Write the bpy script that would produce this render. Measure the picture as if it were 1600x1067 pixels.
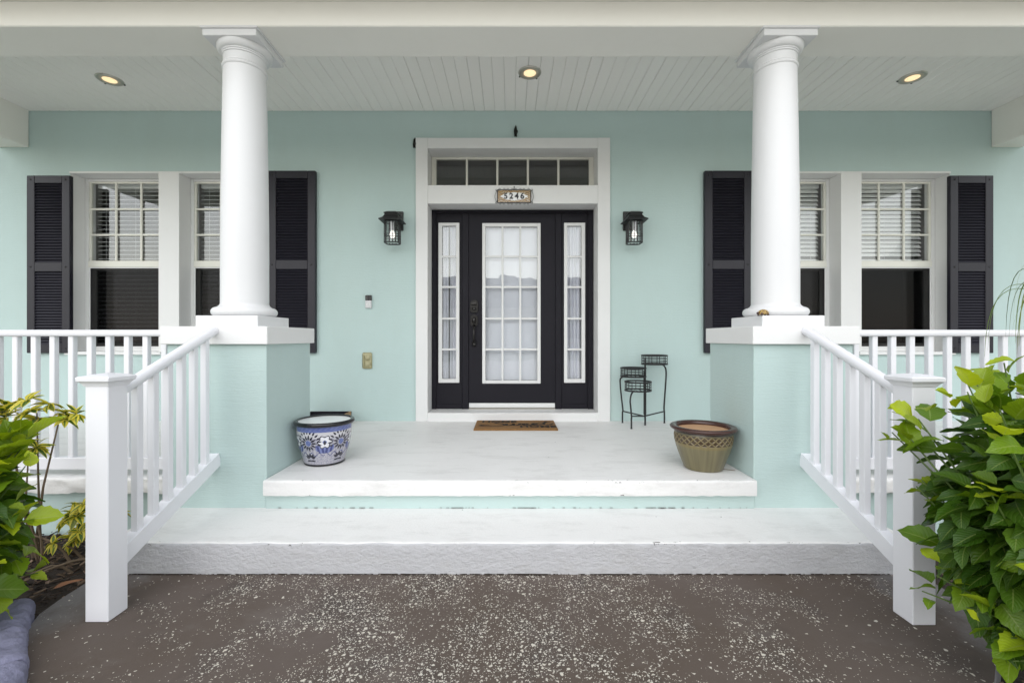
import bpy, bmesh, math, random
import numpy as np
from mathutils import Vector, Matrix, Euler, noise

random.seed(7)
R = math.radians
S = bpy.context.scene
for o in list(bpy.data.objects):
    bpy.data.objects.remove(o)

# ------------------------------------------------------------------ camera
FPX, VX, VY, CAMZ = 690.0, 797.0, 528.0, 1.151
cam_d = bpy.data.cameras.new("camera")
cam = bpy.data.objects.new("camera", cam_d)
S.collection.objects.link(cam)
cam.location = (0, 0, CAMZ)
cam.rotation_euler = (R(90), 0, 0)
cam_d.sensor_fit = 'HORIZONTAL'
cam_d.sensor_width = 36.0
cam_d.lens = 36.0 * FPX / 1600.0
cam_d.shift_x = (800.0 - VX) / 1600.0
cam_d.shift_y = -(533.5 - VY) / 1600.0
cam_d.clip_start = 0.05
cam_d.clip_end = 500
S.camera = cam

# ------------------------------------------------------------------ sky, sun, exposure
SUN_EL, SUN_ROT = R(42), R(186)
world = bpy.data.worlds.new("World")
S.world = world
world.use_nodes = True
wn = world.node_tree.nodes
wl = world.node_tree.links
bg = wn["Background"]
sky = wn.new("ShaderNodeTexSky")
sky.sky_type = 'NISHITA'
sky.sun_disc = False
sky.sun_elevation = SUN_EL
sky.sun_rotation = SUN_ROT
sky.air_density = 1.6
sky.dust_density = 0.8
hsv = wn.new("ShaderNodeHueSaturation")       # overcast: the blue is mostly veiled
hsv.inputs["Saturation"].default_value = 0.31
wl.new(sky.outputs[0], hsv.inputs["Color"])
wl.new(hsv.outputs[0], bg.inputs["Color"])
bg.inputs["Strength"].default_value = 0.15
sun_d = bpy.data.lights.new("sun", 'SUN')
sun_d.energy = 0.9
sun_d.angle = R(110)
sun_d.color = (1.0, 0.965, 0.92)
sun = bpy.data.objects.new("sun", sun_d)
S.collection.objects.link(sun)
# the sun stands behind the camera, high over the street
sd = Vector((-0.12, -math.cos(SUN_EL), math.sin(SUN_EL))).normalized()
sun.rotation_euler = sd.to_track_quat('Z', 'Y').to_euler()
sun.location = (0, -20, 30)
S.view_settings.view_transform = 'Standard'
S.view_settings.look = 'None'
S.view_settings.gamma = 1.0
S.view_settings.use_curve_mapping = False
S.view_settings.exposure = 0.76
S.cycles.use_denoising = True
S.cycles.max_bounces = 10
S.cycles.diffuse_bounces = 6
S.cycles.transparent_max_bounces = 16
S.cycles.sample_clamp_indirect = 6.0

# ------------------------------------------------------------------ materials
def nodes_of(name):
    m = bpy.data.materials.new(name)
    m.use_nodes = True
    n, l = m.node_tree.nodes, m.node_tree.links
    return m, n, l, n["Principled BSDF"]

def add(n, kind, **kw):
    x = n.new(kind)
    for k, v in kw.items():
        setattr(x, k, v)
    return x

def mapped(n, l, scale, coord="Object"):
    tc = n.new("ShaderNodeTexCoord")
    mp = n.new("ShaderNodeMapping")
    mp.inputs["Scale"].default_value = scale
    l.new(tc.outputs[coord], mp.inputs["Vector"])
    return mp.outputs[0]

def noise_tex(n, l, vec, scale, detail=4, rough=0.55):
    t = n.new("ShaderNodeTexNoise")
    t.inputs["Scale"].default_value = scale
    t.inputs["Detail"].default_value = detail
    t.inputs["Roughness"].default_value = rough
    l.new(vec, t.inputs["Vector"])
    return t.outputs["Fac"]

def ramp(n, l, fac, stops):
    r = n.new("ShaderNodeValToRGB")
    els = r.color_ramp.elements
    while len(els) < len(stops):
        els.new(0.5)
    for e, (p, c) in zip(els, stops):
        e.position = p
        e.color = (*c, 1) if len(c) == 3 else c
    l.new(fac, r.inputs["Fac"])
    return r.outputs["Color"]

def mixc(n, l, fac, a, b, blend='MIX'):
    x = n.new("ShaderNodeMix")
    x.data_type = 'RGBA'
    x.blend_type = blend
    for sock, v in ((x.inputs[0], fac), (x.inputs[6], a), (x.inputs[7], b)):
        if hasattr(v, "is_output"):
            l.new(v, sock)
        elif isinstance(v, (int, float)):
            sock.default_value = v
        else:
            sock.default_value = (*v, 1)
    return x.outputs[2]

def math_n(n, l, op, a, b=0.0, c=0.0):
    x = n.new("ShaderNodeMath")
    x.operation = op
    for i, v in enumerate((a, b, c)):
        if hasattr(v, "is_output"):
            l.new(v, x.inputs[i])
        else:
            x.inputs[i].default_value = v
    return x.outputs[0]

def bump(n, l, b, height, strength, dist=0.01):
    bp = n.new("ShaderNodeBump")
    bp.inputs["Strength"].default_value = strength
    bp.inputs["Distance"].default_value = dist
    l.new(height, bp.inputs["Height"])
    l.new(bp.outputs[0], b.inputs["Normal"])

def paint(name, col, rough=0.5, var=0.05, vscale=2.0, bstr=0.1, bscale=(120, 120, 120), bdist=0.002,
          dirt=0.0, dirtcol=(0.25, 0.23, 0.19), dscale=6.0, metallic=0.0):
    m, n, l, b = nodes_of(name)
    v = mapped(n, l, (1, 1, 1))
    big = noise_tex(n, l, v, vscale, 5)
    c = mixc(n, l, big, tuple(x * (1 - var) for x in col), tuple(min(1, x * (1 + var)) for x in col))
    if dirt > 0:
        d = noise_tex(n, l, v, dscale, 8, 0.7)
        dm = ramp(n, l, d, [(0.55, (0, 0, 0)), (0.8, (dirt, dirt, dirt))])
        c = mixc(n, l, dm, c, dirtcol)
    l.new(c, b.inputs["Base Color"])
    b.inputs["Roughness"].default_value = rough
    b.inputs["Metallic"].default_value = metallic
    if bstr > 0:
        fv = mapped(n, l, bscale)
        bump(n, l, b, noise_tex(n, l, fv, 1.0, 4), bstr, bdist)
    return m

M = {}
M['white'] = paint('white_paint', (0.70, 0.70, 0.71), 0.38, 0.02, 3, 0.08, (90, 90, 90), dirt=0.05)
M['vinyl'] = paint('white_vinyl', (0.78, 0.78, 0.815), 0.32, 0.015, 3, 0.04, (60, 60, 60), dirt=0.04)
M['cream'] = paint('cream_paint', (0.74, 0.73, 0.66), 0.45, 0.03, 3, 0.1, (80, 80, 80), dirt=0.10)
M['trim'] = paint('trim_paint', (0.74, 0.74, 0.735), 0.5, 0.03, 4, 0.25, (70, 70, 70), dirt=0.06)
M['beam'] = paint('beam_paint', (0.87, 0.85, 0.80), 0.6, 0.04, 1.5, 0.25, (25, 25, 60), dirt=0.06)
M['ceil'] = paint('ceiling_paint', (0.91, 0.89, 0.86), 0.6, 0.03, 2, 0.1, (60, 20, 60), dirt=0.05)
M['gap'] = paint('dark_gap', (0.05, 0.05, 0.045), 0.9, 0.1, 4, 0)
M['black'] = paint('black_door_paint', (0.012, 0.011, 0.016), 0.55, 0.15, 4, 0.15, (30, 30, 140))
M['shutter'] = paint('shutter_plastic', (0.019, 0.018, 0.026), 0.38, 0.15, 6, 0.3, (260, 260, 30), 0.001)
M['iron'] = paint('black_iron', (0.012, 0.012, 0.013), 0.45, 0.2, 20, 0.2, (300, 300, 300))
M['bronze'] = paint('dark_bronze', (0.035, 0.033, 0.032), 0.28, 0.2, 20, 0.1, (200, 200, 200), metallic=0.8)
M['slat'] = paint('blind_slat', (0.85, 0.85, 0.84), 0.5, 0.03, 3, 0)
M['room'] = paint('room_wall', (0.34, 0.32, 0.29), 0.9, 0.1, 1, 0)
M['steel'] = paint('brushed_nickel', (0.55, 0.52, 0.47), 0.3, 0.05, 10, 0.05, (100, 100, 100), metallic=0.9)
M['beige'] = paint('beige_plastic', (0.40, 0.37, 0.22), 0.5, 0.15, 25, 0.2, (150, 150, 150), dirt=0.2)
M['silver'] = paint('silver_plastic', (0.60, 0.60, 0.61), 0.35, 0.02, 4, 0)
M['gloss_black'] = paint('gloss_black', (0.010, 0.010, 0.012), 0.15, 0.05, 4, 0)
M['bark'] = paint('woody_stem', (0.16, 0.115, 0.075), 0.85, 0.3, 20, 0.6, (80, 80, 30), 0.004)
M['green_stem'] = paint('green_stem', (0.10, 0.16, 0.035), 0.6, 0.3, 15, 0.2, (80, 80, 80))
M['nest'] = paint('black_clump', (0.008, 0.009, 0.006), 0.9, 0.3, 60, 0.5, (200, 200, 200))
M['tile'] = paint('white_tile', (0.80, 0.80, 0.78), 0.2, 0.02, 5, 0)
M['ink'] = paint('black_ink', (0.015, 0.015, 0.022), 0.4, 0.05, 5, 0)
M['terracotta'] = paint('bare_terracotta', (0.46, 0.27, 0.15), 0.9, 0.15, 14, 0.3, (90, 90, 90), dirt=0.25)
M['potwhite'] = paint('white_glaze', (0.80, 0.79, 0.80), 0.15, 0.03, 8, 0)

def stucco():
    m, n, l, b = nodes_of('aqua_stucco')
    v = mapped(n, l, (1, 1, 1))
    big = noise_tex(n, l, v, 1.3, 6, 0.6)
    c = mixc(n, l, big, (0.450, 0.570, 0.553), (0.498, 0.618, 0.601))
    streak = noise_tex(n, l, mapped(n, l, (7, 7, 110)), 1.0, 5, 0.6)
    c = mixc(n, l, math_n(n, l, 'MULTIPLY', streak, 0.14), c, (0.54, 0.70, 0.70))
    fade = noise_tex(n, l, mapped(n, l, (1.6, 1.6, 0.5)), 1.0, 6, 0.7)
    c = mixc(n, l, ramp(n, l, fade, [(0.45, (0, 0, 0)), (0.75, (0.22, 0.22, 0.22))]), c, (0.40, 0.47, 0.43))
    l.new(c, b.inputs["Base Color"])
    b.inputs["Roughness"].default_value = 0.75
    s2 = noise_tex(n, l, mapped(n, l, (38, 38, 150)), 1.0, 6, 0.65)
    h = math_n(n, l, 'ADD', streak, s2)
    bump(n, l, b, h, 0.42, 0.004)
    return m
M['black'].node_tree.nodes['Principled BSDF'].inputs['Specular IOR Level'].default_value = 0.2
M['shutter'].node_tree.nodes['Principled BSDF'].inputs['Specular IOR Level'].default_value = 0.3
M['stucco'] = stucco()

def floor_paint(name, col, rough=0.5, worn=0.25, bstr=0.35):
    m, n, l, b = nodes_of(name)
    v = mapped(n, l, (1, 1, 1))
    big = noise_tex(n, l, v, 1.6, 8, 0.65)
    c = mixc(n, l, big, tuple(x * 0.93 for x in col), tuple(min(1, x * 1.05) for x in col))
    sm = noise_tex(n, l, mapped(n, l, (3, 9, 9)), 1.0, 10, 0.75)
    dm = ramp(n, l, sm, [(0.50, (0, 0, 0)), (0.72, (worn, worn, worn))])
    c = mixc(n, l, dm, c, (0.42, 0.41, 0.39))
    # sparse dark specks and chips
    vo = n.new("ShaderNodeTexVoronoi")
    vo.inputs["Scale"].default_value = 11
    l.new(v, vo.inputs["Vector"])
    sp = math_n(n, l, 'LESS_THAN', vo.outputs["Distance"], 0.045)
    sep = n.new("ShaderNodeSeparateColor")
    l.new(vo.outputs["Color"], sep.inputs[0])
    pick = math_n(n, l, 'GREATER_THAN', sep.outputs[0], 0.93)
    c = mixc(n, l, math_n(n, l, 'MULTIPLY', sp, pick), c, (0.06, 0.055, 0.05))
    ge = n.new("ShaderNodeNewGeometry")
    sp3 = n.new("ShaderNodeSeparateXYZ")
    l.new(ge.outputs["Position"], sp3.inputs[0])
    cn = noise_tex(n, l, mapped(n, l, (26, 60, 60)), 1.0, 6, 0.75)
    where = noise_tex(n, l, mapped(n, l, (2.1, 1, 1)), 1.0, 3, 0.5)
    chips = math_n(n, l, 'GREATER_THAN', math_n(n, l, 'MULTIPLY_ADD', where, 0.35, cn), 0.835)
    for z_, y_, h_ in ((0.3215, 2.575, 0.009), (0.1485, 2.172, 0.010), (0.238, 2.60, 0.006)):
        near = math_n(n, l, 'LESS_THAN', math_n(n, l, 'ABSOLUTE', math_n(n, l, 'SUBTRACT', sp3.outputs[2], z_)), h_)
        front = math_n(n, l, 'LESS_THAN', sp3.outputs[1], y_)
        c = mixc(n, l, math_n(n, l, 'MULTIPLY', math_n(n, l, 'MULTIPLY', near, front), chips), c, (0.07, 0.065, 0.06))
    l.new(c, b.inputs["Base Color"])
    b.inputs["Roughness"].default_value = rough
    f1 = noise_tex(n, l, mapped(n, l, (60, 60, 60)), 1.0, 6, 0.7)
    f2 = noise_tex(n, l, mapped(n, l, (1, 1, 1.7)), 24 if worn > 0.4 else 9, 7, 0.68)
    bump(n, l, b, math_n(n, l, 'MULTIPLY_ADD', f2, 2.5 if worn > 0.4 else 1.0, f1), bstr, 0.008 if worn > 0.4 else 0.005)
    return m
M['floor'] = floor_paint('porch_floor_paint', (0.76, 0.75, 0.74), 0.5, 0.39, 0.5)
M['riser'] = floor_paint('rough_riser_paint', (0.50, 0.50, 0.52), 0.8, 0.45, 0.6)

def walkway_mat():
    m, n, l, b = nodes_of('shell_aggregate_walk')
    v = mapped(n, l, (1, 1, 1))
    big = noise_tex(n, l, v, 1.1, 5, 0.6)
    fine = noise_tex(n, l, v, 140, 5, 0.7)
    base = mixc(n, l, ramp(n, l, big, [(0.35, (0, 0, 0)), (0.65, (1, 1, 1))]), (0.074, 0.054, 0.040), (0.100, 0.079, 0.069))
    base = mixc(n, l, math_n(n, l, 'MULTIPLY', fine, 0.40), base, (0.150, 0.122, 0.105))
    blot = noise_tex(n, l, v, 3.3, 6, 0.6)
    base = mixc(n, l, ramp(n, l, blot, [(0.50, (0, 0, 0)), (0.68, (0.6, 0.6, 0.6))]), base, (0.045, 0.037, 0.034))
    pale = noise_tex(n, l, mapped(n, l, (1.4, 2.2, 1)), 1.7, 8, 0.72)
    base = mixc(n, l, ramp(n, l, pale, [(0.54, (0, 0, 0)), (0.72, (0.55, 0.55, 0.55))]), base, (0.165, 0.142, 0.128))
    # bare, unpainted concrete along the outer rim
    sr = n.new("ShaderNodeSeparateXYZ")
    l.new(v, sr.inputs[0])
    rim_n = math_n(n, l, 'MULTIPLY_ADD', noise_tex(n, l, v, 5.0, 6, 0.7), 0.55, math_n(n, l, 'ABSOLUTE', sr.outputs[0]))
    base = mixc(n, l, ramp(n, l, math_n(n, l, 'MULTIPLY', rim_n, 0.4), [(0.80, (0, 0, 0)), (0.88, (0.8, 0.8, 0.8))]), base, mixc(n, l, fine, (0.12, 0.115, 0.115), (0.23, 0.22, 0.225)))
    # distorted coordinates make the shell bits irregular
    ds = n.new("ShaderNodeTexNoise")
    ds.inputs["Scale"].default_value = 55
    l.new(v, ds.inputs["Vector"])
    vm = n.new("ShaderNodeVectorMath"); vm.operation = 'MULTIPLY_ADD'
    l.new(ds.outputs["Color"], vm.inputs[0])
    vm.inputs[1].default_value = (0.022, 0.022, 0.0)
    l.new(v, vm.inputs[2])
    cl = noise_tex(n, l, v, 3.4, 6, 0.68)
    sx3 = n.new("ShaderNodeSeparateXYZ")
    l.new(v, sx3.inputs[0])
    tread_wear = math_n(n, l, 'MULTIPLY_ADD', math_n(n, l, 'POWER', math_n(n, l, 'ABSOLUTE', sx3.outputs[0]), 2.0), -0.055, 0.075)
    cl = math_n(n, l, 'ADD', cl, tread_wear)
    total = None
    for scale, thr, lo, hi, off in ((42, 0.30, 0.50, 0.66, 0.0), (74, 0.33, 0.46, 0.64, 3.1), (140, 0.36, 0.44, 0.66, 7.7)):
        mp = n.new("ShaderNodeMapping")
        mp.inputs["Location"].default_value = (off, off * 0.7, 0)
        l.new(vm.outputs[0], mp.inputs["Vector"])
        vo = n.new("ShaderNodeTexVoronoi")
        vo.voronoi_dimensions = '2D'
        vo.inputs["Scale"].default_value = scale
        l.new(mp.outputs[0], vo.inputs["Vector"])
        sep = n.new("ShaderNodeSeparateColor")
        l.new(vo.outputs["Color"], sep.inputs[0])
        # size differs from cell to cell, existence follows the clusters
        size = math_n(n, l, 'MULTIPLY', sep.outputs[1], thr)
        inside = n.new('ShaderNodeMath'); inside.operation = 'MULTIPLY'; inside.use_clamp = True
        l.new(math_n(n, l, 'SUBTRACT', size, vo.outputs["Distance"]), inside.inputs[0]); inside.inputs[1].default_value = 14.0
        inside = inside.outputs[0]
        dens = n.new("ShaderNodeMapRange")
        dens.inputs["From Min"].default_value = lo
        dens.inputs["From Max"].default_value = hi
        dens.inputs["To Min"].default_value = 0.03
        dens.inputs["To Max"].default_value = 0.80
        l.new(cl, dens.inputs["Value"])
        ex = math_n(n, l, 'LESS_THAN', sep.outputs[0], dens.outputs[0])
        one = math_n(n, l, 'MULTIPLY', inside, ex)
        total = one if total is None else math_n(n, l, 'MAXIMUM', total, one)
    tint = noise_tex(n, l, v, 60, 2)
    shell = mixc(n, l, tint, (0.60, 0.55, 0.45), (0.54, 0.52, 0.48))
    l.new(mixc(n, l, total, base, shell), b.inputs["Base Color"])
    b.inputs["Roughness"].default_value = 0.78
    b.inputs["Specular IOR Level"].default_value = 0.3
    h = math_n(n, l, 'MULTIPLY_ADD', total, 0.35, fine)
    bump(n, l, b, h, 0.35, 0.003)
    return m
M['walk'] = walkway_mat()
M['walk_edge'] = paint('walk_edge_concrete', (0.27, 0.26, 0.28), 0.8, 0.2, 9, 0.8, (60, 60, 60), 0.005, dirt=0.35, dirtcol=(0.10, 0.09, 0.08))
M['edging'] = paint('lavender_grey_edging', (0.20, 0.20, 0.29), 0.85, 0.3, 9, 1.0, (28, 28, 28), 0.014, dirt=0.3, dirtcol=(0.12, 0.12, 0.15))
M['soil'] = paint('dark_mulch_soil', (0.030, 0.021, 0.015), 0.95, 0.4, 25, 0.9, (60, 60, 60), 0.01)
M['lawn'] = paint('lawn_ground', (0.20, 0.22, 0.12), 0.95, 0.3, 3, 0.6, (50, 50, 50), 0.02)
M['road'] = paint('pale_concrete', (0.68, 0.66, 0.62), 0.9, 0.08, 1, 0.3, (40, 40, 40))
M['roof'] = paint('roof_shingle', (0.13, 0.12, 0.115), 0.9, 0.2, 4, 0.4, (10, 10, 10))
M['neighbour'] = paint('neighbour_wall', (0.60, 0.57, 0.52), 0.8, 0.05, 2, 0.1)

def chip_mat():
    m, n, l, b = nodes_of('mulch_chip')
    g = n.new("ShaderNodeNewGeometry")
    c = ramp(n, l, g.outputs["Random Per Island"], [(0.0, (0.018, 0.012, 0.009)), (0.55, (0.055, 0.036, 0.024)), (0.85, (0.13, 0.085, 0.055)), (1.0, (0.24, 0.17, 0.12))])
    l.new(c, b.inputs["Base Color"])
    b.inputs["Roughness"].default_value = 0.9
    return m
M['chip'] = chip_mat()

def glass_mat(name, tint=(0.97, 0.98, 0.98), boost=1.0):
    m = bpy.data.materials.new(name)
    m.use_nodes = True
    n, l = m.node_tree.nodes, m.node_tree.links
    n.remove(n["Principled BSDF"])
    out = n["Material Output"]
    tr = n.new("ShaderNodeBsdfTransparent")
    tr.inputs["Color"].default_value = (*tint, 1)
    gl = n.new("ShaderNodeBsdfGlossy")
    gl.inputs["Roughness"].default_value = 0.01
    v = mapped(n, l, (1, 1, 1))
    bp = n.new("ShaderNodeBump")
    bp.inputs["Strength"].default_value = 0.05
    bp.inputs["Distance"].default_value = 0.02
    l.new(noise_tex(n, l, v, 3.0, 2), bp.inputs["Height"])
    l.new(bp.outputs[0], gl.inputs["Normal"])
    fr = n.new("ShaderNodeFresnel")
    # the same air-to-glass reflectance on both faces of the thin pane
    ge = n.new("ShaderNodeNewGeometry")
    l.new(math_n(n, l, 'MULTIPLY_ADD', ge.outputs["Backfacing"], 1 / 1.52 - 1.52, 1.52), fr.inputs["IOR"])
    fac = n.new("ShaderNodeMath"); fac.operation = 'MULTIPLY'; fac.use_clamp = True
    l.new(fr.outputs[0], fac.inputs[0])
    fac.inputs[1].default_value = boost
    mx = n.new("ShaderNodeMixShader")
    l.new(fac.outputs[0], mx.inputs[0])
    l.new(tr.outputs[0], mx.inputs[1])
    l.new(gl.outputs[0], mx.inputs[2])
    l.new(mx.outputs[0], out.inputs["Surface"])
    return m
M['glass'] = glass_mat('window_glass', boost=1.9)
M['screen'] = glass_mat('insect_screen', (0.47, 0.47, 0.48), 0.15)
M['transom_glass'] = glass_mat('transom_glass', (0.85, 0.85, 0.85), 2.2)

def curtain_mat():
    m, n, l, b = nodes_of('sheer_curtain')
    b.inputs["Base Color"].default_value = (0.86, 0.86, 0.93, 1)
    b.inputs["Roughness"].default_value = 0.9
    bump(n, l, b, noise_tex(n, l, mapped(n, l, (300, 300, 300)), 1.0, 2), 0.1, 0.001)
    tl = n.new("ShaderNodeBsdfTranslucent")
    tl.inputs["Color"].default_value = (0.75, 0.75, 0.80, 1)
    mx = n.new("ShaderNodeMixShader")
    mx.inputs[0].default_value = 0.10
    l.new(b.outputs[0], mx.inputs[1])
    l.new(tl.outputs[0], mx.inputs[2])
    l.new(mx.outputs[0], n["Material Output"].inputs["Surface"])
    return m
M['curtain'] = curtain_mat()

def emit_mat(name, col, strength):
    m, n, l, b = nodes_of(name)
    b.inputs["Base Color"].default_value = (0.8, 0.8, 0.8, 1)
    b.inputs["Emission Color"].default_value = (*col, 1)
    b.inputs["Emission Strength"].default_value = strength
    return m
M['lamp'] = emit_mat('lit_lens', (1.0, 0.66, 0.28), 0.58)
M['reflector'] = paint('lamp_reflector', (0.62, 0.55, 0.44), 0.35, 0.05, 10, 0, metallic=0.3)
M['bulb'] = emit_mat('lit_bulb', (1.0, 0.95, 0.86), 0.8)

def attr_mat(name, attr, rough, coat=0.0, bstr=0.0):
    m, n, l, b = nodes_of(name)
    a = n.new("ShaderNodeVertexColor")
    a.layer_name = attr
    l.new(a.outputs[0], b.inputs["Base Color"])
    b.inputs["Roughness"].default_value = rough
    b.inputs["Coat Weight"].default_value = coat
    b.inputs["Coat Roughness"].default_value = 0.1
    if bstr:
        bump(n, l, b, noise_tex(n, l, mapped(n, l, (60, 60, 60)), 1.0, 4), bstr, 0.002)
    return m
M['painted_pot'] = attr_mat('painted_pottery', 'col', 0.22, 0.6, 0.1)
M['olive_pot'] = attr_mat('olive_glaze', 'col', 0.35, 0.35, 0.15)
M['mat_coir'] = None

def coir():
    m, n, l, b = nodes_of('coir_fibre')
    v = mapped(n, l, (1, 1, 1))
    f = noise_tex(n, l, v, 220, 4, 0.7)
    c = ramp(n, l, f, [(0.3, (0.13, 0.065, 0.02)), (0.7, (0.34, 0.18, 0.065))])
    l.new(c, b.inputs["Base Color"])
    b.inputs["Roughness"].default_value = 0.95
    bump(n, l, b, f, 0.9, 0.004)
    return m
M['coir'] = coir()
M['coir_ink'] = paint('coir_black_print', (0.018, 0.013, 0.010), 0.95, 0.4, 120, 0.8, (220, 220, 220), 0.004)

def leaf_mat(name, variegated=False):
    m, n, l, b = nodes_of(name)
    oi = n.new("ShaderNodeObjectInfo")
    geo = n.new("ShaderNodeNewGeometry")
    uv = n.new("ShaderNodeUVMap")
    uv.uv_map = "UVMap"
    sep = n.new("ShaderNodeSeparateXYZ")
    l.new(uv.outputs[0], sep.inputs[0])
    au = math_n(n, l, 'ABSOLUTE', math_n(n, l, 'MULTIPLY_ADD', sep.outputs[0], 2.0, -1.0))
    vv = sep.outputs[1]
    # side veins sweep forward from the midrib
    ph = math_n(n, l, 'MULTIPLY_ADD', au, -2.6, math_n(n, l, 'MULTIPLY', vv, 9.0))
    sv = math_n(n, l, 'ABSOLUTE', math_n(n, l, 'SINE', math_n(n, l, 'MULTIPLY', ph, math.pi)))
    vein = math_n(n, l, 'LESS_THAN', sv, 0.14)
    mid = math_n(n, l, 'LESS_THAN', au, 0.05)
    veins = math_n(n, l, 'MAXIMUM', math_n(n, l, 'MULTIPLY', vein, 0.35), mid)
    nz = noise_tex(n, l, mapped(n, l, (1, 1, 1)), 22, 4)
    col = mixc(n, l, math_n(n, l, 'MULTIPLY', nz, 0.28), oi.outputs["Color"], (0.05, 0.11, 0.012))
    rv = math_n(n, l, 'FRACT', math_n(n, l, 'ADD', oi.outputs["Random"], geo.outputs["Random Per Island"]))
    hs = n.new("ShaderNodeHueSaturation")
    l.new(math_n(n, l, 'MULTIPLY_ADD', rv, 0.8, 0.6), hs.inputs["Value"])
    l.new(math_n(n, l, 'MULTIPLY_ADD', rv, -0.03, 0.512), hs.inputs["Hue"])
    l.new(col, hs.inputs["Color"])
    c = hs.outputs[0]
    if variegated:
        edge = math_n(n, l, 'MULTIPLY_ADD', nz, 0.8, math_n(n, l, 'MULTIPLY', au, 0.6))
        ym = ramp(n, l, math_n(n, l, 'ADD', edge, math_n(n, l, 'MULTIPLY', rv, 0.35)), [(0.78, (0, 0, 0)), (0.88, (1, 1, 1))])
        c = mixc(n, l, ym, c, (0.74, 0.64, 0.09))
    c = mixc(n, l, math_n(n, l, 'MULTIPLY', veins, 0.38), c, (0.42, 0.50, 0.16))
    l.new(c, b.inputs["Base Color"])
    b.inputs["Roughness"].default_value = 0.36
    b.inputs["Specular IOR Level"].default_value = 0.45
    bump(n, l, b, math_n(n, l, 'ADD', math_n(n, l, 'MULTIPLY', sv, 0.5), nz), 0.35, 0.004)
    tl = n.new("ShaderNodeBsdfTranslucent")
    l.new(mixc(n, l, 1.0, c, (1.0, 1.0, 0.35), 'MULTIPLY'), tl.inputs["Color"])
    mx = n.new("ShaderNodeMixShader")
    mx.inputs[0].default_value = 0.38
    l.new(b.outputs[0], mx.inputs[1])
    l.new(tl.outputs[0], mx.inputs[2])
    l.new(mx.outputs[0], n["Material Output"].inputs["Surface"])
    return m
M['leaf'] = leaf_mat('hibiscus_leaf')
M['varleaf'] = leaf_mat('variegated_leaf', True)
M['frond'] = leaf_mat('frond_leaflet')

# ------------------------------------------------------------------ object helpers
COL = S.collection
BASE = {}

def thing(name, label, cat, loc=(0, 0, 0), group=None):
    o = bpy.data.objects.new(name, None)
    COL.objects.link(o)
    o.empty_display_size = 0.1
    o.location = loc
    o["label"] = label
    o["category"] = cat
    if group:
        o["group"] = group
    BASE[o] = Vector(loc)
    return o

def tag(o, label=None, cat=None, group=None, kind=None):
    for k, v in (("label", label), ("category", cat), ("group", group), ("kind", kind)):
        if v:
            o[k] = v
    return o

def finish_mesh(bm, name, mat, smooth=None):
    me = bpy.data.meshes.new(name)
    bmesh.ops.recalc_face_normals(bm, faces=bm.faces[:])
    bm.to_mesh(me)
    bm.free()
    for mm in (mat if isinstance(mat, (list, tuple)) else [mat]):
        me.materials.append(mm)
    if smooth is not None:
        me.polygons.foreach_set("use_smooth", [True] * len(me.polygons))
        if smooth < 180:
            try:
                me.set_sharp_from_angle(angle=R(smooth))
            except Exception:
                pass
    return me

def put(name, me, parent=None, loc=None, rot=None, scale=None):
    """loc is a WORLD place; parents are unrotated"""
    o = bpy.data.objects.new(name, me)
    COL.objects.link(o)
    w = Vector(loc) if loc is not None else Vector((0, 0, 0))
    if parent is not None:
        o.parent = parent
        o.location = w - BASE[parent]
    else:
        o.location = w
    BASE[o] = w
    if rot is not None:
        o.rotation_euler = rot
    if scale is not None:
        o.scale = scale
    return o

def part(name, bm, mat, parent=None, smooth=None):
    """bm in world coordinates; the object's origin goes to its parent's base (or its own foot)"""
    if parent is not None:
        L = BASE[parent]
    else:
        zs = [v.co.z for v in bm.verts]
        c = sum((v.co for v in bm.verts), Vector()) / max(1, len(bm.verts))
        L = Vector((c.x, c.y, min(zs)))
    bmesh.ops.translate(bm, verts=bm.verts, vec=-L)
    me = finish_mesh(bm, name, mat, smooth)
    return put(name, me, parent, L)

def box(bm, x0, x1, y0, y1, z0, z1, bev=0.0, seg=1, mi=0):
    g = bmesh.ops.create_cube(bm, size=1.0)
    vs = g["verts"]
    for v in vs:
        v.co = Vector(((x0 + x1) / 2 + v.co.x * (x1 - x0), (y0 + y1) / 2 + v.co.y * (y1 - y0), (z0 + z1) / 2 + v.co.z * (z1 - z0)))
    fs = set(f for v in vs for f in v.link_faces)
    for f in fs:
        f.material_index = mi
    if bev > 0:
        es = list(set(e for f in fs for e in f.edges))
        bmesh.ops.bevel(bm, geom=es, offset=bev, segments=seg, profile=0.5, affect='EDGES')
    return bm

def bx(*a, **k):
    return box(bmesh.new(), *a, **k)

def tube(bm, pts, rad, seg=8, cap=True, radii=None):
    pts = [Vector(p) for p in pts]
    rings = []
    up = Vector((0.013, 0.031, 1)).normalized()
    prev = None
    for i, p in enumerate(pts):
        t = (pts[min(i + 1, len(pts) - 1)] - pts[max(i - 1, 0)]).normalized()
        if prev is None:
            a = t.cross(up)
            if a.length < 1e-3:
                a = t.cross(Vector((1, 0, 0)))
            a.normalize()
        else:
            a = (prev - t * prev.dot(t)).normalized()
        prev = a
        b = t.cross(a)
        r = radii[i] if radii else rad
        rings.append([bm.verts.new(p + (a * math.cos(2 * math.pi * k / seg) + b * math.sin(2 * math.pi * k / seg)) * r) for k in range(seg)])
    for i in range(len(rings) - 1):
        for k in range(seg):
            bm.faces.new((rings[i][k], rings[i][(k + 1) % seg], rings[i + 1][(k + 1) % seg], rings[i + 1][k]))
    if cap:
        bm.faces.new(rings[0][::-1])
        bm.faces.new(rings[-1])
    return bm

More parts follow.
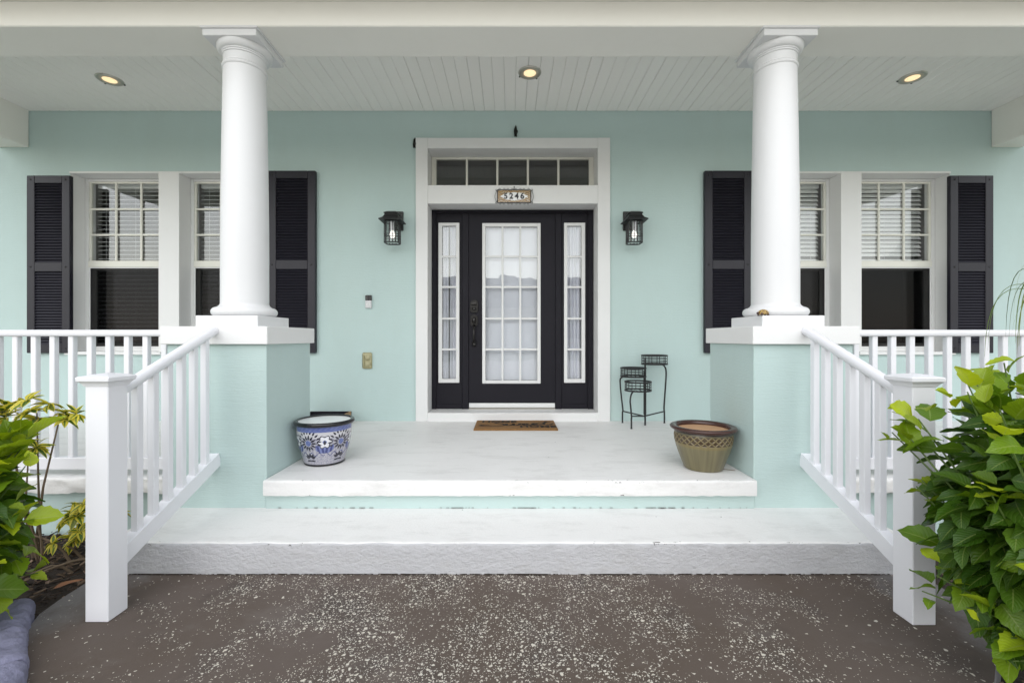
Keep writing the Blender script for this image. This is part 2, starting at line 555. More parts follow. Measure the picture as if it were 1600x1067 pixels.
def ring(bm, c, rad, r, seg=32, s2=6, axis='Z'):
    c = Vector(c)
    vs = []
    for i in range(seg):
        a = 2 * math.pi * i / seg
        row = []
        for k in range(s2):
            b = 2 * math.pi * k / s2
            q = Vector(((rad + r * math.cos(b)) * math.cos(a), (rad + r * math.cos(b)) * math.sin(a), r * math.sin(b)))
            if axis == 'Y':
                q = Vector((q.x, q.z, q.y))
            row.append(bm.verts.new(c + q))
        vs.append(row)
    for i in range(seg):
        for k in range(s2):
            bm.faces.new((vs[i][k], vs[(i + 1) % seg][k], vs[(i + 1) % seg][(k + 1) % s2], vs[i][(k + 1) % s2]))
    return bm

def lathe(bm, c, prof, seg=48, rot=0.0, closed=False):
    c = Vector(c)
    rows = []
    for r, z in prof:
        rows.append([bm.verts.new(c + Vector((r * math.cos(2 * math.pi * k / seg + rot), r * math.sin(2 * math.pi * k / seg + rot), z))) for k in range(seg)])
    n = len(rows)
    for i in range(n if closed else n - 1):
        a, b = rows[i], rows[(i + 1) % n]
        for k in range(seg):
            bm.faces.new((a[k], a[(k + 1) % seg], b[(k + 1) % seg], b[k]))
    if not closed:
        if prof[0][0] > 1e-5:
            bm.faces.new(rows[0][::-1])
        if prof[-1][0] > 1e-5:
            bm.faces.new(rows[-1])
    return bm

def jit(x, s, amp, seed=0.0):
    return amp * noise.noise(Vector((x * s, seed, seed * 1.7)))

def rough_slab(x0, x1, y0, y1, z0, z1, nx=140, amp=0.003, rad=0.012, seed=0.0, mi_front=0):
    """a poured slab whose front edge (y0) is rounded and a little uneven"""
    bm = bmesh.new()
    prof = [(y1, z1), ((y0 + y1) / 2, z1), (y0 + rad * 2.5, z1)]
    for k in range(5):
        a = k / 4 * math.pi / 2
        prof.append((y0 + rad - rad * math.sin(a), z1 - rad + rad * math.cos(a)))
    nf = 5
    for k in range(1, nf):
        prof.append((y0, z1 - rad - (z1 - rad - z0) * k / nf))
    prof += [(y0 + 0.003, z0), (y1, z0)]
    # (nf rows on the face take their own unevenness)
    cols = []
    for i in range(nx + 1):
        x = x0 + (x1 - x0) * i / nx
        row = []
        for j, (y, z) in enumerate(prof):
            edge = 0 if y > y0 + rad * 3 else 1
            yy = y + edge * (jit(x, 9, amp, seed + j * 0.15) + jit(x, 31, amp * 0.6, seed + 5 + j * 0.3))
            zz = z + (edge * (jit(x, 7, amp, seed + 9) + jit(x, 26, amp * 0.7, seed + 2 + j * 0.1)) if j < len(prof) - 2 else edge * jit(x, 22, amp * 1.6, seed + 3))
            row.append(bm.verts.new((x, yy, zz)))
        cols.append(row)
    m = len(prof)
    for i in range(nx):
        for j in range(m):
            k = (j + 1) % m
            f = bm.faces.new((cols[i][j], cols[i][k], cols[i + 1][k], cols[i + 1][j]))
            if 5 <= j <= 11:
                f.material_index = mi_front
    bm.faces.new(cols[0])
    bm.faces.new(cols[-1][::-1])
    return bm

# ================================================================== THE SETTING
WALL = 4.40
PF = 0.325          # porch floor level
ST = 0.1525         # lower step level

def plane(name, pts, z, mat, kind='structure'):
    bm = bmesh.new()
    bm.faces.new([bm.verts.new((x, y, z)) for x, y in pts])
    o = part(name, bm, mat)
    o["kind"] = kind
    return o

plane('ground', [(-90, -90), (90, -90), (90, 60), (-90, 60)], -0.06, M['lawn'])
plane('road', [(-90, -14), (90, -14), (90, -7.5), (-90, -7.5)], -0.045, M['road'])
plane('bounce_paving', [(-24, -7.49), (24, -7.49), (24, -0.9), (-24, -0.9)], -0.03, M['road'])  # unseen pale paving, added to bounce light up under the porch
plane('planting_bed', [(-6.5, 0.2), (6.5, 0.2), (6.5, 4.3), (-6.5, 4.3)], -0.035, M['soil'])

# walkway slab: it flares out to take the steps and the newel posts
left_edge = [(-2.02, 2.16), (-1.995, 2.08), (-1.985, 1.95), (-1.965, 1.85), (-1.915, 1.76), (-1.82, 1.65), (-1.60, 1.46), (-1.42, 1.28), (-1.30, 1.05), (-1.26, 0.6), (-1.25, -0.895)]
out = left_edge + [(-x, y) for x, y in reversed(left_edge)]
bm = bmesh.new()
top = [bm.verts.new((x, y, 0.0)) for x, y in out]
bm.faces.new(top)
low = [bm.verts.new((x * 1.004, y, -0.006)) for x, y in out]
bot = [bm.verts.new((x * 1.016, y, -0.055)) for x, y in out]
for a, b in ((top, low), (low, bot)):
    for i in range(len(out)):
        j = (i + 1) % len(out)
        f = bm.faces.new((a[i], a[j], b[j], b[i]))
        f.material_index = 1
walk = part('walkway', bm, [M['walk'], M['walk_edge']])
walk["kind"] = 'structure'

# lower step
step = part('front_step', rough_slab(-1.99, 1.99, 2.153, 2.62, -0.05, ST, 220, 0.0035, 0.014, 1.0, 1), [M['floor'], M['riser']], None, 40)
step["kind"] = 'structure'
def dirt_line(x0, x1, y, z, w, seed, parent, thr=-0.05):
    bm = bmesh.new()
    n_ = int((x1 - x0) / 0.006)
    prev = None
    for i in range(n_ + 1):
        x = x0 + (x1 - x0) * i / n_
        k = 0.7 * noise.noise(Vector((x * 5, seed, 0))) + 0.6 * noise.noise(Vector((x * 33, seed, 3))) + 0.6 * noise.noise(Vector((x * 110, seed, 7)))
        ww = max(0.0, w * (k - thr))
        cur = (bm.verts.new((x, y - ww, z)), bm.verts.new((x, y + 0.012, z))) if ww > 0.0004 else None
        if prev and cur:
            bm.faces.new((prev[0], cur[0], cur[1], prev[1]))
        prev = cur
    part('dirt_line', bm, M['soil'], parent)
dirt_line(-1.95, 1.95, 2.150, 0.0035, 0.014, 1.0, step, -0.30)
dirt_line(-1.42, 1.42, 2.588, ST + 0.0045, 0.006, 5.0, step, -0.04)
# porch slab
PX = 5.05
porch = part('porch_floor', rough_slab(-1.43, 1.43, 2.556, WALL + 0.02, PF - 0.089, PF, 170, 0.0022, 0.012, 4.0), M['floor'], None, 40)
porch["kind"] = 'structure'
for sx in (-1, 1):
    a, b = sorted((sx * 1.4305, sx * 2.0205))
    back = part('porch_floor', bx(a, b, 3.10, WALL + 0.02, PF - 0.089, PF), M['floor'])
    back["kind"] = 'structure'
    a, b = sorted((sx * 2.021, sx * PX))
    side = part('porch_floor', rough_slab(a, b, 2.60, WALL + 0.02, PF - 0.089, PF, 150, 0.006, 0.014, 7.0 + sx), M['floor'], None, 40)
    side["kind"] = 'structure'

# ================================================================== THE HOUSE
house = thing('house', 'pale aqua stucco house front with white trim and a columned porch', 'house', (0, WALL, 0))

# openings (x0, x1, z0, z1)
WO = [(2.42, 3.295), (3.49, 4.38)]
WZ0, WZ1 = 1.012, 2.788
holes = []
for s in (-1, 1):
    for a, b in WO:
        x0, x1 = sorted((s * a, s * b))
        holes.append((x0, x1, WZ0, WZ1))
DX0, DX1 = -0.820, 0.873
holes.append((DX0, DX1, PF, 2.490))
holes.append((DX0, DX1, 2.665, 3.035))

def wall_mesh(x0, x1, z0, z1, y0, y1, holes):
    bm = bmesh.new()
    xs = sorted(set([x0, x1] + [h[0] for h in holes] + [h[1] for h in holes]))
    zs = sorted(set([z0, z1] + [h[2] for h in holes] + [h[3] for h in holes]))
    def hole(cx, cz):
        return any(h[0] < cx < h[1] and h[2] < cz < h[3] for h in holes)
    cache = {}
    def V(x, y, z):
        k = (round(x, 5), y, round(z, 5))
        if k not in cache:
            cache[k] = bm.verts.new((x, y, z))
        return cache[k]
    for i in range(len(xs) - 1):
        for j in range(len(zs) - 1):
            a, b, c, d = xs[i], xs[i + 1], zs[j], zs[j + 1]
            if hole((a + b) / 2, (c + d) / 2):
                continue
            bm.faces.new((V(a, y0, c), V(b, y0, c), V(b, y0, d), V(a, y0, d)))
            bm.faces.new((V(a, y1, c), V(a, y1, d), V(b, y1, d), V(b, y1, c)))
    for h in holes:
        a, b, c, d = h
        hx = [x for x in xs if a <= x <= b]
        hz = [z for z in zs if c <= z <= d]
        for i in range(len(hx) - 1):
            for z in (c, d):
                f = bm.faces.new((V(hx[i], y0, z), V(hx[i + 1], y0, z), V(hx[i + 1], y1, z), V(hx[i], y1, z)))
                f.material_index = 1
        for i in range(len(hz) - 1):
            for x in (a, b):
                f = bm.faces.new((V(x, y0, hz[i]), V(x, y0, hz[i + 1]), V(x, y1, hz[i + 1]), V(x, y1, hz[i])))
                f.material_index = 1
    return bm
part('wall', wall_mesh(-8.5, 8.5, PF - 0.05, 3.60, WALL, WALL + 0.26, holes), [M['stucco'], M['trim']], house)

# foundation under the porch and the riser under the slab
part('foundation', bx(-PX + 0.03, -2.03, 2.66, WALL, -0.06, PF - 0.088), M['stucco'], house)
part('foundation', bx(2.03, PX - 0.03, 2.66, WALL, -0.06, PF - 0.088), M['stucco'], house)
part('riser', bx(-1.433, 1.433, 2.592, 2.75, ST - 0.02, PF - 0.088), M['stucco'], house)

# dark room behind the glazing
bm = bx(-8.0, 8.0, WALL + 0.27, 9.0, PF - 0.03, 3.3)
bmesh.ops.delete(bm, geom=[f for f in bm.faces if f.calc_center_median().y < WALL + 0.28], context='FACES_ONLY')
part('room_interior', bm, M['room'], house)

# piers and columns
COLX, COLY = 1.7275, 2.88
def column(s):
    cx = s * COLX
    x0, x1 = sorted((s * 1.435, s * 2.02))
    pier = part('pier', bx(x0, x1, 2.60, 3.17, ST - 0.01, 1.116, 0.004), M['stucco'], house)
    x0, x1 = sorted((s * 1.415, s * 2.04))
    part('pier_cap', bx(x0, x1, 2.572, 3.195, 1.114, 1.219, 0.004, 2), M['trim'], pier)
    zb = 1.288
    zt = 3.064
    # shaft with a slight entasis
    prof = []
    for k in range(25):
        t = k / 24
        z = zb + 0.075 + t * (2.875 - zb - 0.075)
        r = 0.1385 - 0.0145 * (max(0, t - 0.2) / 0.8) ** 1.5
        prof.append((r, z))
    bm = lathe(bmesh.new(), (cx, COLY, 0), prof, 64)
    shaft = part('column', bm, M['white'], house, 35)
    # base torus and scotia
    bp = []
    for k in range(13):
        a = -math.pi / 2 + math.pi * k / 12
        bp.append((0.160 + 0.029 * math.cos(a), zb + 0.029 + 0.029 * math.sin(a)))
    for k in range(1, 7):
        t = k / 6
        bp.append((0.160 - 0.020 * math.sin(t * math.pi / 2), zb + 0.058 + 0.022 * t))
    part('base', lathe(bmesh.new(), (cx, COLY, 0), [(0.10, zb)] + bp + [(0.10, zb + 0.082)], 64), M['white'], shaft, 50)
    part('plinth', bx(cx - 0.19, cx + 0.19, COLY - 0.19, COLY + 0.19, 1.217, zb, 0.004, 2), M['white'], shaft)
    # capital: astragal, neck, fillets, echinus
    cp = [(0.10, 2.872), (0.126, 2.874), (0.131, 2.879), (0.132, 2.885), (0.129, 2.891), (0.125, 2.893), (0.128, 2.898), (0.1255, 2.904),
          (0.1235, 2.906), (0.1235, 2.950), (0.129, 2.953), (0.129, 2.961), (0.134, 2.963), (0.134, 2.970)]
    for k in range(1, 11):
        a = k / 10 * math.pi / 2
        cp.append((0.134 + 0.026 * math.sin(a), 2.970 + 0.036 * (1 - math.cos(a)) + 0.004 * k / 10))
    ztop = 3.011
    cp = [(r, min(z, ztop)) for r, z in cp] + [(0.158, ztop), (0.05, ztop)]
    part('capital', lathe(bmesh.new(), (cx, COLY, 0), cp, 64), M['white'], shaft, 40)
    bm = bx(cx - 0.166, cx + 0.166, COLY - 0.166, COLY + 0.166, 3.010, 3.052, 0.003)
    box(bm, cx - 0.176, cx + 0.176, COLY - 0.176, COLY + 0.176, 3.0515, 3.066, 0.003)
    part('abacus', bm, M['white'], shaft)
column(-1)
column(1)

# entablature beam, eaves and side beams
part('beam', bx(-5.10, 5.10, 2.712, 3.012, 3.064, 3.46, 0.006), M['beam'], house)
bm = bmesh.new()
box(bm, -5.4, 5.4, 2.33, 2.7105, 3.214, 3.235)
soff = part('eave_soffit', bm, M['beam'], house)
part('fascia', bx(-5.42, 5.42, 2.30, 2.328, 3.21, 3.36), M['white'], house)
for s in (-1, 1):
    x0, x1 = sorted((s * 4.79, s * 5.09))
    part('side_beam', bx(x0, x1, 3.013, WALL - 0.001, 3.045, 3.46, 0.006), M['beam'], house)
bm = bmesh.new()
for quad in (((-5.6, 2.26, 3.375), (5.6, 2.26, 3.375), (5.6, 9.0, 5.6), (-5.6, 9.0, 5.6)),):
    lo = [bm.verts.new(q) for q in quad]
    hi = [bm.verts.new((q[0], q[1], q[2] + 0.12)) for q in quad]
    bm.faces.new(lo)
    bm.faces.new(hi)
    for i in range(4):
        j = (i + 1) % 4
        bm.faces.new((lo[i], lo[j], hi[j], hi[i]))
part('roof', bm, M['roof'], house)  # out of view; plain slab added over the porch to block skylight
part('wall_top', bx(-8.5, 8.5, WALL + 0.02, 9.0, 3.61, 3.70), M['roof'], house)

# boarded ceiling
CZ = 3.408
ceil = part('ceiling', bx(-4.789, 4.789, 3.013, WALL - 0.001, CZ + 0.016, CZ + 0.035), M['gap'], house)
PITCH = 0.1008
NB = 95
def board_mesh(wd, ch):
    bm = bmesh.new()
    h = 0.0145
    pr = [(-wd / 2, h), (-wd / 2, ch), (-wd / 2 + ch, 0), (wd / 2 - ch, 0), (wd / 2, ch), (wd / 2, h)]
    y0, y1 = 3.014 - WALL, -0.004
    a = [bm.verts.new((x, y0, z)) for x, z in pr]
    b = [bm.verts.new((x, y1, z)) for x, z in pr]
    n = len(pr)
    for i in range(n):
        j = (i + 1) % n
        bm.faces.new((a[i], a[j], b[j], b[i]))
    bm.faces.new(a)
    bm.faces.new(b[::-1])
    return finish_mesh(bm, 'board', M['ceil'])
bvars = [board_mesh(PITCH - 0.0012, 0.0035), board_mesh(PITCH - 0.0012, 0.0050), board_mesh(PITCH - 0.0028, 0.0055)]
for i in range(NB):
    x = (i - NB / 2 + 0.5) * PITCH
    put('board', bvars[[0, 1, 0, 2, 1][(i * 7) % 5]], ceil, (x, WALL, CZ + random.uniform(-0.0006, 0.0006)))

# ------------------------------------------------------------------ door surround
TR0, TR1 = WALL - 0.030, WALL + 0.004
surround = part('door_trim', bx(-0.935, DX0 + 0.004, TR0, TR1, PF, 3.131, 0.003), M['trim'], house)
part('trim_board', bx(DX1 - 0.004, 0.992, TR0, TR1, PF, 3.131, 0.003), M['trim'], surround)
part('trim_board', bx(DX0 + 0.0045, DX1 - 0.0045, TR0 + 0.001, TR1, 3.028, 3.130, 0.003), M['trim'], surround)
part('trim_board', bx(DX0 + 0.0045, DX1 - 0.0045, TR0 + 0.001, TR1, 2.480, 2.662, 0.003), M['trim'], surround)
part('door_sill', rough_slab(DX0 + 0.004, DX1 - 0.004, WALL - 0.02, WALL + 0.25, PF - 0.01, 0.408, 50, 0.0015, 0.006, 12.0), M['trim'], house, 40)

UY = 4.625     # front of the black door unit
# transom: cream frame, four bars, five panes
TY = 4.600
bm = bmesh.new()
tx0, tx1, tz0, tz1 = DX0 + 0.002, DX1 - 0.002, 2.667, 3.033
box(bm, tx0, tx0 + 0.048, TY, TY + 0.05, tz0, tz1, 0.002)
box(bm, tx1 - 0.048, tx1, TY, TY + 0.05, tz0, tz1, 0.002)
box(bm, tx0 + 0.048, tx1 - 0.048, TY, TY + 0.05, tz1 - 0.022, tz1, 0.002)
box(bm, tx0 + 0.048, tx1 - 0.048, TY, TY + 0.05, tz0, tz0 + 0.012, 0.002)
transom = part('transom_window', bm, M['cream'], house)
gx0, gx1 = tx0 + 0.048, tx1 - 0.048
pw = (gx1 - gx0) / 5
for i in range(5):
    if i:
        part('glazing_bar', bx(gx0 + i * pw - 0.011, gx0 + i * pw + 0.011, TY + 0.006, TY + 0.03, tz0 + 0.0125, tz1 - 0.0225, 0.002), M['cream'], transom)
    part('pane', bx(gx0 + i * pw + 0.0115 * (i > 0), gx0 + (i + 1) * pw - 0.0115 * (i < 4), TY + 0.020, TY + 0.022, tz0 + 0.0125, tz1 - 0.0225), M['transom_glass'], transom)

# black frame of the door unit
bm = bmesh.new()
box(bm, DX0 + 0.001, -0.774, UY - 0.012, UY + 0.09, 0.402, 2.489, 0.003)
box(bm, 0.815, DX1 - 0.001, UY - 0.012, UY + 0.09, 0.402, 2.489, 0.003)
box(bm, -0.503, -0.432, UY - 0.010, UY + 0.09, 0.402, 2.456, 0.006)
box(bm, 0.472, 0.540, UY - 0.010, UY + 0.09, 0.402, 2.456, 0.006)
box(bm, -0.7735, 0.8145, UY - 0.012, UY + 0.09, 2.457, 2.489, 0.003)
part('door_frame', bm, M['black'], house)
part('threshold', bx(-0.43, 0.47, UY - 0.02, UY + 0.06, 0.4085, 0.420, 0.002), M['steel'], house)

def framed(bm, x0, x1, z0, z1, gx0, gx1, gz0, gz1, y0, y1, bev=0.003):
    box(bm, x0, gx0, y0, y1, z0, z1, bev)
    box(bm, gx1, x1, y0, y1, z0, z1, bev)
    box(bm, gx0, gx1, y0, y1, gz1, z1, bev)
    box(bm, gx0, gx1, y0, y1, z0, gz0, bev)

ROWZ = [2.001, 1.683, 1.353, 1.031]
def glazed(parent, fx0, fx1, fz0, fz1, g, cols, rows, mat_g):
    gx0, gx1, gz0, gz1 = g
    bm = bmesh.new()
    framed(bm, fx0, fx1, fz0, fz1, gx0, gx1, gz0, gz1, UY - 0.014, UY + 0.002)
    part('glass_frame', bm, M['trim'], parent)
    xs = [gx0] + cols + [gx1]
    zs = [gz0] + sorted(rows) + [gz1]
    for c in cols:
        part('glazing_bar', bx(c - 0.0105, c + 0.0105, UY - 0.008, UY + 0.010, gz0 + 0.0005, gz1 - 0.0005, 0.003), M['trim'], parent)
    for r in rows:
        for i in range(len(xs) - 1):
            part('glazing_bar', bx(xs[i] + (0.0108 if i else 0), xs[i + 1] - (0.0108 if i < len(xs) - 2 else 0), UY - 0.0075, UY + 0.010, r - 0.0105, r + 0.0105, 0.003), M['trim'], parent)
    for i in range(len(xs) - 1):
        for j in range(len(zs) - 1):
            part('pane', bx(xs[i], xs[i + 1], UY + 0.004, UY + 0.006, zs[j], zs[j + 1]), mat_g, parent)

def panel_with_hole(x0, x1, z0, z1, g, y0, y1):
    bm = bmesh.new()
    gx0, gx1, gz0, gz1 = g
    framed(bm, x0, x1, z0, z1, gx0, gx1, gz0, gz1, y0, y1, 0.0)
    return bm

dg = (-0.257, 0.284, 0.708, 2.312)
door = part('door', panel_with_hole(-0.430, 0.470, 0.470, 2.453, dg, UY, UY + 0.045), M['black'], house)
glazed(door, -0.291, 0.319, 0.675, 2.349, dg, [-0.0795, 0.1065], ROWZ, M['glass'])
part('door_sweep', bx(-0.430, 0.470, UY - 0.003, UY + 0.045, 0.422, 0.4695, 0.003), M['trim'], door)
for x0, x1, fx0, fx1, gx0, gx1 in ((-0.7735, -0.5035, -0.749, -0.530, -0.709, -0.566), (0.5405, 0.8145, 0.564, 0.785, 0.599, 0.746)):
    g = (gx0, gx1, 0.724, 2.321)
    sl = part('sidelight', panel_with_hole(x0, x1, 0.462, 2.456, g, UY + 0.004, UY + 0.045), M['black'], house)
    glazed(sl, fx0, fx1, 0.683, 2.353, g, [], ROWZ, M['glass'])
    part('bottom_rail', bx(x0, x1, UY - 0.004, UY + 0.040, 0.412, 0.4615, 0.004), M['black'], sl)

# door hardware
hx = -0.375
def arch_plate(bm, cx, y0, y1, z0, z1, w):
    pts = [(-w, z0 + w * 0.4), (-w * 0.6, z0), (w * 0.6, z0), (w, z0 + w * 0.4)]
    for k in range(9):
        a = math.pi * k / 8
        pts.append((w * math.cos(a), z1 - w + w * math.sin(a)))
    vs0 = [bm.verts.new((cx + x, y0, z)) for x, z in pts]
    vs1 = [bm.verts.new((cx + x * 1.08, y1, z)) for x, z in pts]
    bm.faces.new(vs0)
    bm.faces.new(vs1[::-1])
    for i in range(len(pts)):
        j = (i + 1) % len(pts)
        bm.faces.new((vs0[i], vs0[j], vs1[j], vs1[i]))
bm = bmesh.new()
arch_plate(bm, hx, UY - 0.020, UY, 1.418, 1.548, 0.040)
box(bm, hx - 0.026, hx + 0.026, UY - 0.036, UY - 0.0195, 1.490, 1.522, 0.006, 2)
lathe(bm, (hx, UY - 0.03, 1.455), [(0.022, -0.012), (0.024, 0), (0.018, 0.012)], 16)
part('deadbolt', bm, M['bronze'], door, 40)
bm = bmesh.new()
arch_plate(bm, hx, UY - 0.018, UY, 1.275, 1.395, 0.036)
lathe(bm, (hx, UY - 0.024, 1.335), [(0.012, -0.030), (0.021, -0.015), (0.021, 0.015), (0.012, 0.032)], 14)
box(bm, hx - 0.015, hx + 0.015, UY - 0.060, UY - 0.019, 1.286, 1.296, 0.003)
tube(bm, [(hx, UY - 0.016, 1.280), (hx, UY - 0.045, 1.262), (hx, UY - 0.062, 1.225), (hx, UY - 0.062, 1.160), (hx, UY - 0.050, 1.115), (hx, UY - 0.018, 1.093)], 0.010, 10)
lathe(bm, (hx, UY - 0.012, 1.092), [(0.008, -0.030), (0.020, -0.022), (0.022, 0.010), (0.010, 0.034)], 16)
part('door_handle', bm, M['bronze'], door, 40)

# ------------------------------------------------------------------ windows and shutters
FY = 4.548
def window(x0, x1):
    z0, z1 = WZ0, WZ1
    bm = bmesh.new()
    framed(bm, x0 + 0.001, x1 - 0.001, z0 + 0.001, z1 - 0.001, x0 + 0.036, x1 - 0.036, z0 + 0.034, z1 - 0.026, FY, FY + 0.085, 0.003)
    w = part('window', bm, M['trim'], house)
    a, b = x0 + 0.0365, x1 - 0.0365
    zr = 1.905
    # upper sash, nine lights
    bm = bmesh.new()
    framed(bm, a, b, zr + 0.002, z1 - 0.0265, a + 0.020, b - 0.020, 1.947, z1 - 0.045, FY + 0.010, FY + 0.036, 0.002)
    part('upper_sash', bm, M['cream'], w)
    ga, gb, gc, gd = a + 0.020, b - 0.020, 1.947, z1 - 0.045
    cw, rh = (gb - ga) / 3, (gd - gc) / 3
    for i in (1, 2):
        part('glazing_bar', bx(ga + cw * i - 0.009, ga + cw * i + 0.009, FY + 0.004, FY + 0.022, gc + 0.0005, gd - 0.0005, 0.002), M['cream'], w)
        for k in range(3):
            part('glazing_bar', bx(ga + cw * k + (0.0095 if k else 0), ga + cw * (k + 1) - (0.0095 if k < 2 else 0), FY + 0.005, FY + 0.022, gc + rh * i - 0.009, gc + rh * i + 0.009, 0.002), M['cream'], w)
    for i in range(3):
        for j in range(3):
            part('pane', bx(ga + cw * i, ga + cw * (i + 1), FY + 0.0235, FY + 0.026, gc + rh * j, gc + rh * (j + 1)), M['glass'], w)
    # meeting rail and screened lower sash
    part('meeting_rail', bx(a, b, FY - 0.004, FY + 0.05, 1.880, 1.9415, 0.003), M['cream'], w)
    bm = bmesh.new()
    framed(bm, a, b, z0 + 0.0345, 1.8795, a + 0.014, b - 0.014, z0 + 0.052, 1.868, FY + 0.004, FY + 0.016, 0.002)
    part('screen_frame', bm, M['trim'], w)
    bm = bmesh.new()
    framed(bm, a, b, z0 + 0.0345, 1.8795, a + 0.040, b - 0.040, z0 + 0.085, 1.850, FY + 0.038, FY + 0.064, 0.002)
    part('lower_sash', bm, M['cream'], w)
    part('screen', bx(a + 0.0142, b - 0.0142, FY + 0.0085, FY + 0.0095, z0 + 0.0522, 1.8678), M['screen'], w)
    part('pane', bx(a + 0.040, b - 0.040, FY + 0.050, FY + 0.053, z0 + 0.085, 1.850), M['glass'], w)
    part('sill', bx(x0 - 0.03, x1 + 0.03, WALL - 0.035, WALL + 0.145, z0 - 0.028, z0 + 0.004, 0.004), M['trim'], w)
    return w

LOUV = {}
def shutter(x0, x1, z0, z1, key):
    y0, y1 = WALL - 0.045, WALL - 0.004
    bm = bmesh.new()
    st = 0.078
    box(bm, x0, x0 + st, y0, y1, z0, z1, 0.004)
    box(bm, x1 - st, x1, y0, y1, z0, z1, 0.004)
    zm = z0 + (z1 - z0) * 0.485
    for a, b in ((z0, z0 + 0.085), (zm - 0.045, zm + 0.045), (z1 - 0.075, z1)):
        box(bm, x0 + st, x1 - st, y0 + 0.001, y1, a, b, 0.003)
    sh = part('shutter', bm, M['shutter'], house)
    lv = bmesh.new()
    for a, b in ((z0 + 0.085, zm - 0.045), (zm + 0.045, z1 - 0.075)):
        n = int((b - a) / 0.0270)
        p = (b - a) / n
        for i in range(n):
            z = a + p * (i + 0.5)
            vs = []
            for x in (x0 + st + 0.0005, x1 - st - 0.0005):
                vs.append([lv.verts.new((x, yy, zz)) for yy, zz in ((y0 + 0.003, z - 0.0105), (y0 + 0.006, z - 0.0125), (y0 + 0.030, z + 0.0085), (y0 + 0.020, z + 0.0130))])
            for k in range(4):
                lv.faces.new((vs[0][k], vs[0][(k + 1) % 4], vs[1][(k + 1) % 4], vs[1][k]))
            lv.faces.new(vs[0][::-1])
            lv.faces.new(vs[1])
    lo = part('louvers', lv, M['shutter'], sh)
    lo["kind"] = 'stuff'
    part('backing', bx(x0 + 0.01, x1 - 0.01, y1 - 0.002, y1 + 0.002, z0 + 0.02, z1 - 0.02), M['shutter'], sh)
    for zz in (z0 + 0.045, zm, z1 - 0.04):
        for xx in (x0 + 0.04, x1 - 0.04):
            b2 = bmesh.new()
            ring(b2, (xx, y0 - 0.001, zz), 0.005, 0.004, 10, 5, 'Y')
            part('screw', b2, M['iron'], sh)

for s in (-1, 1):
    for a, b in WO:
        x0, x1 = sorted((s * a, s * b))
        window(x0, x1)
    x0, x1 = sorted((s * 3.290, s * 3.495))
    part('window_post', bx(x0, x1, WALL - 0.012, WALL + 0.147, WZ0 + 0.004, WZ1 + 0.01, 0.003), M['trim'], house)
    x0, x1 = sorted((s * 1.922, s * 2.388))
    shutter(x0, x1, 1.002, 2.800, 'in')
    x0, x1 = sorted((s * 4.345, s * 4.770))
    shutter(x0, x1, 1.002, 2.752, 'out')
    x0, x1 = sorted((s * 2.414, s * 4.384))
    part('window_head', bx(x0, x1, WALL - 0.010, WALL + 0.004, WZ1 - 0.001, WZ1 + 0.018, 0.002), M['trim'], house)

# ================================================================== THINGS ON AND ABOUT THE PORCH
# ---- blinds (each hangs behind its window)
def slat_mesh(w):
    bm = bmesh.new()
    n = 4
    up, lo = [], []
    for i in range(n + 1):
        t = i / n - 0.5
        y, z = t * 0.050, 0.0035 * (1 - (2 * t) ** 2)
        up.append([bm.verts.new((sx * w / 2, y, z + 0.0014)) for sx in (-1, 1)])
        lo.append([bm.verts.new((sx * w / 2, y, z - 0.0014)) for sx in (-1, 1)])
    for i in range(n):
        bm.faces.new((up[i][0], up[i][1], up[i + 1][1], up[i + 1][0]))
        bm.faces.new((lo[i][0], lo[i + 1][0], lo[i + 1][1], lo[i][1]))
    bm.faces.new((up[0][0], lo[0][0], lo[0][1], up[0][1]))
    bm.faces.new((up[-1][0], up[-1][1], lo[-1][1], lo[-1][0]))
    return finish_mesh(bm, 'slat', M['slat'])

def blind(x0, x1, zb, tilt, label):
    a, b = x0 + 0.045, x1 - 0.045
    y = FY + 0.125
    t = thing('window_blind', label, 'blind', ((a + b) / 2, y, zb), 'blinds in the front windows')
    part('head_rail', bx(a, b, y - 0.028, y + 0.028, WZ1 - 0.065, WZ1 - 0.02, 0.003), M['slat'], t)
    part('bottom_rail', bx(a, b, y - 0.026, y + 0.026, zb, zb + 0.018, 0.003), M['slat'], t)
    sm = slat_mesh(b - a)
    z = WZ1 - 0.09
    while z > zb + 0.03:
        put('slat', sm, t, ((a + b) / 2 + random.uniform(-0.001, 0.001), y, z), (R(tilt) + random.uniform(-0.03, 0.03), 0, random.uniform(-0.002, 0.002)))
        z -= 0.0445
    for xx in (a + 0.09, (a + b) / 2, b - 0.09):
        part('cord', tube(bmesh.new(), [(xx, y - 0.03, zb), (xx, y - 0.03, WZ1 - 0.065)], 0.0012, 5), M['slat'], t)
blind(-4.38, -3.49, 1.06, 12, 'white slatted blind lowered full length in the window by the outer shutter, doorbell side')
blind(-3.295, -2.42, 1.06, 12, 'white slatted blind lowered full length behind the column, doorbell side')
blind(2.42, 3.295, 1.96, 52, 'white slatted blind raised halfway behind the column with the turtle')
blind(3.49, 4.38, 1.96, 52, 'white slatted blind raised halfway above the railing behind the hibiscus')

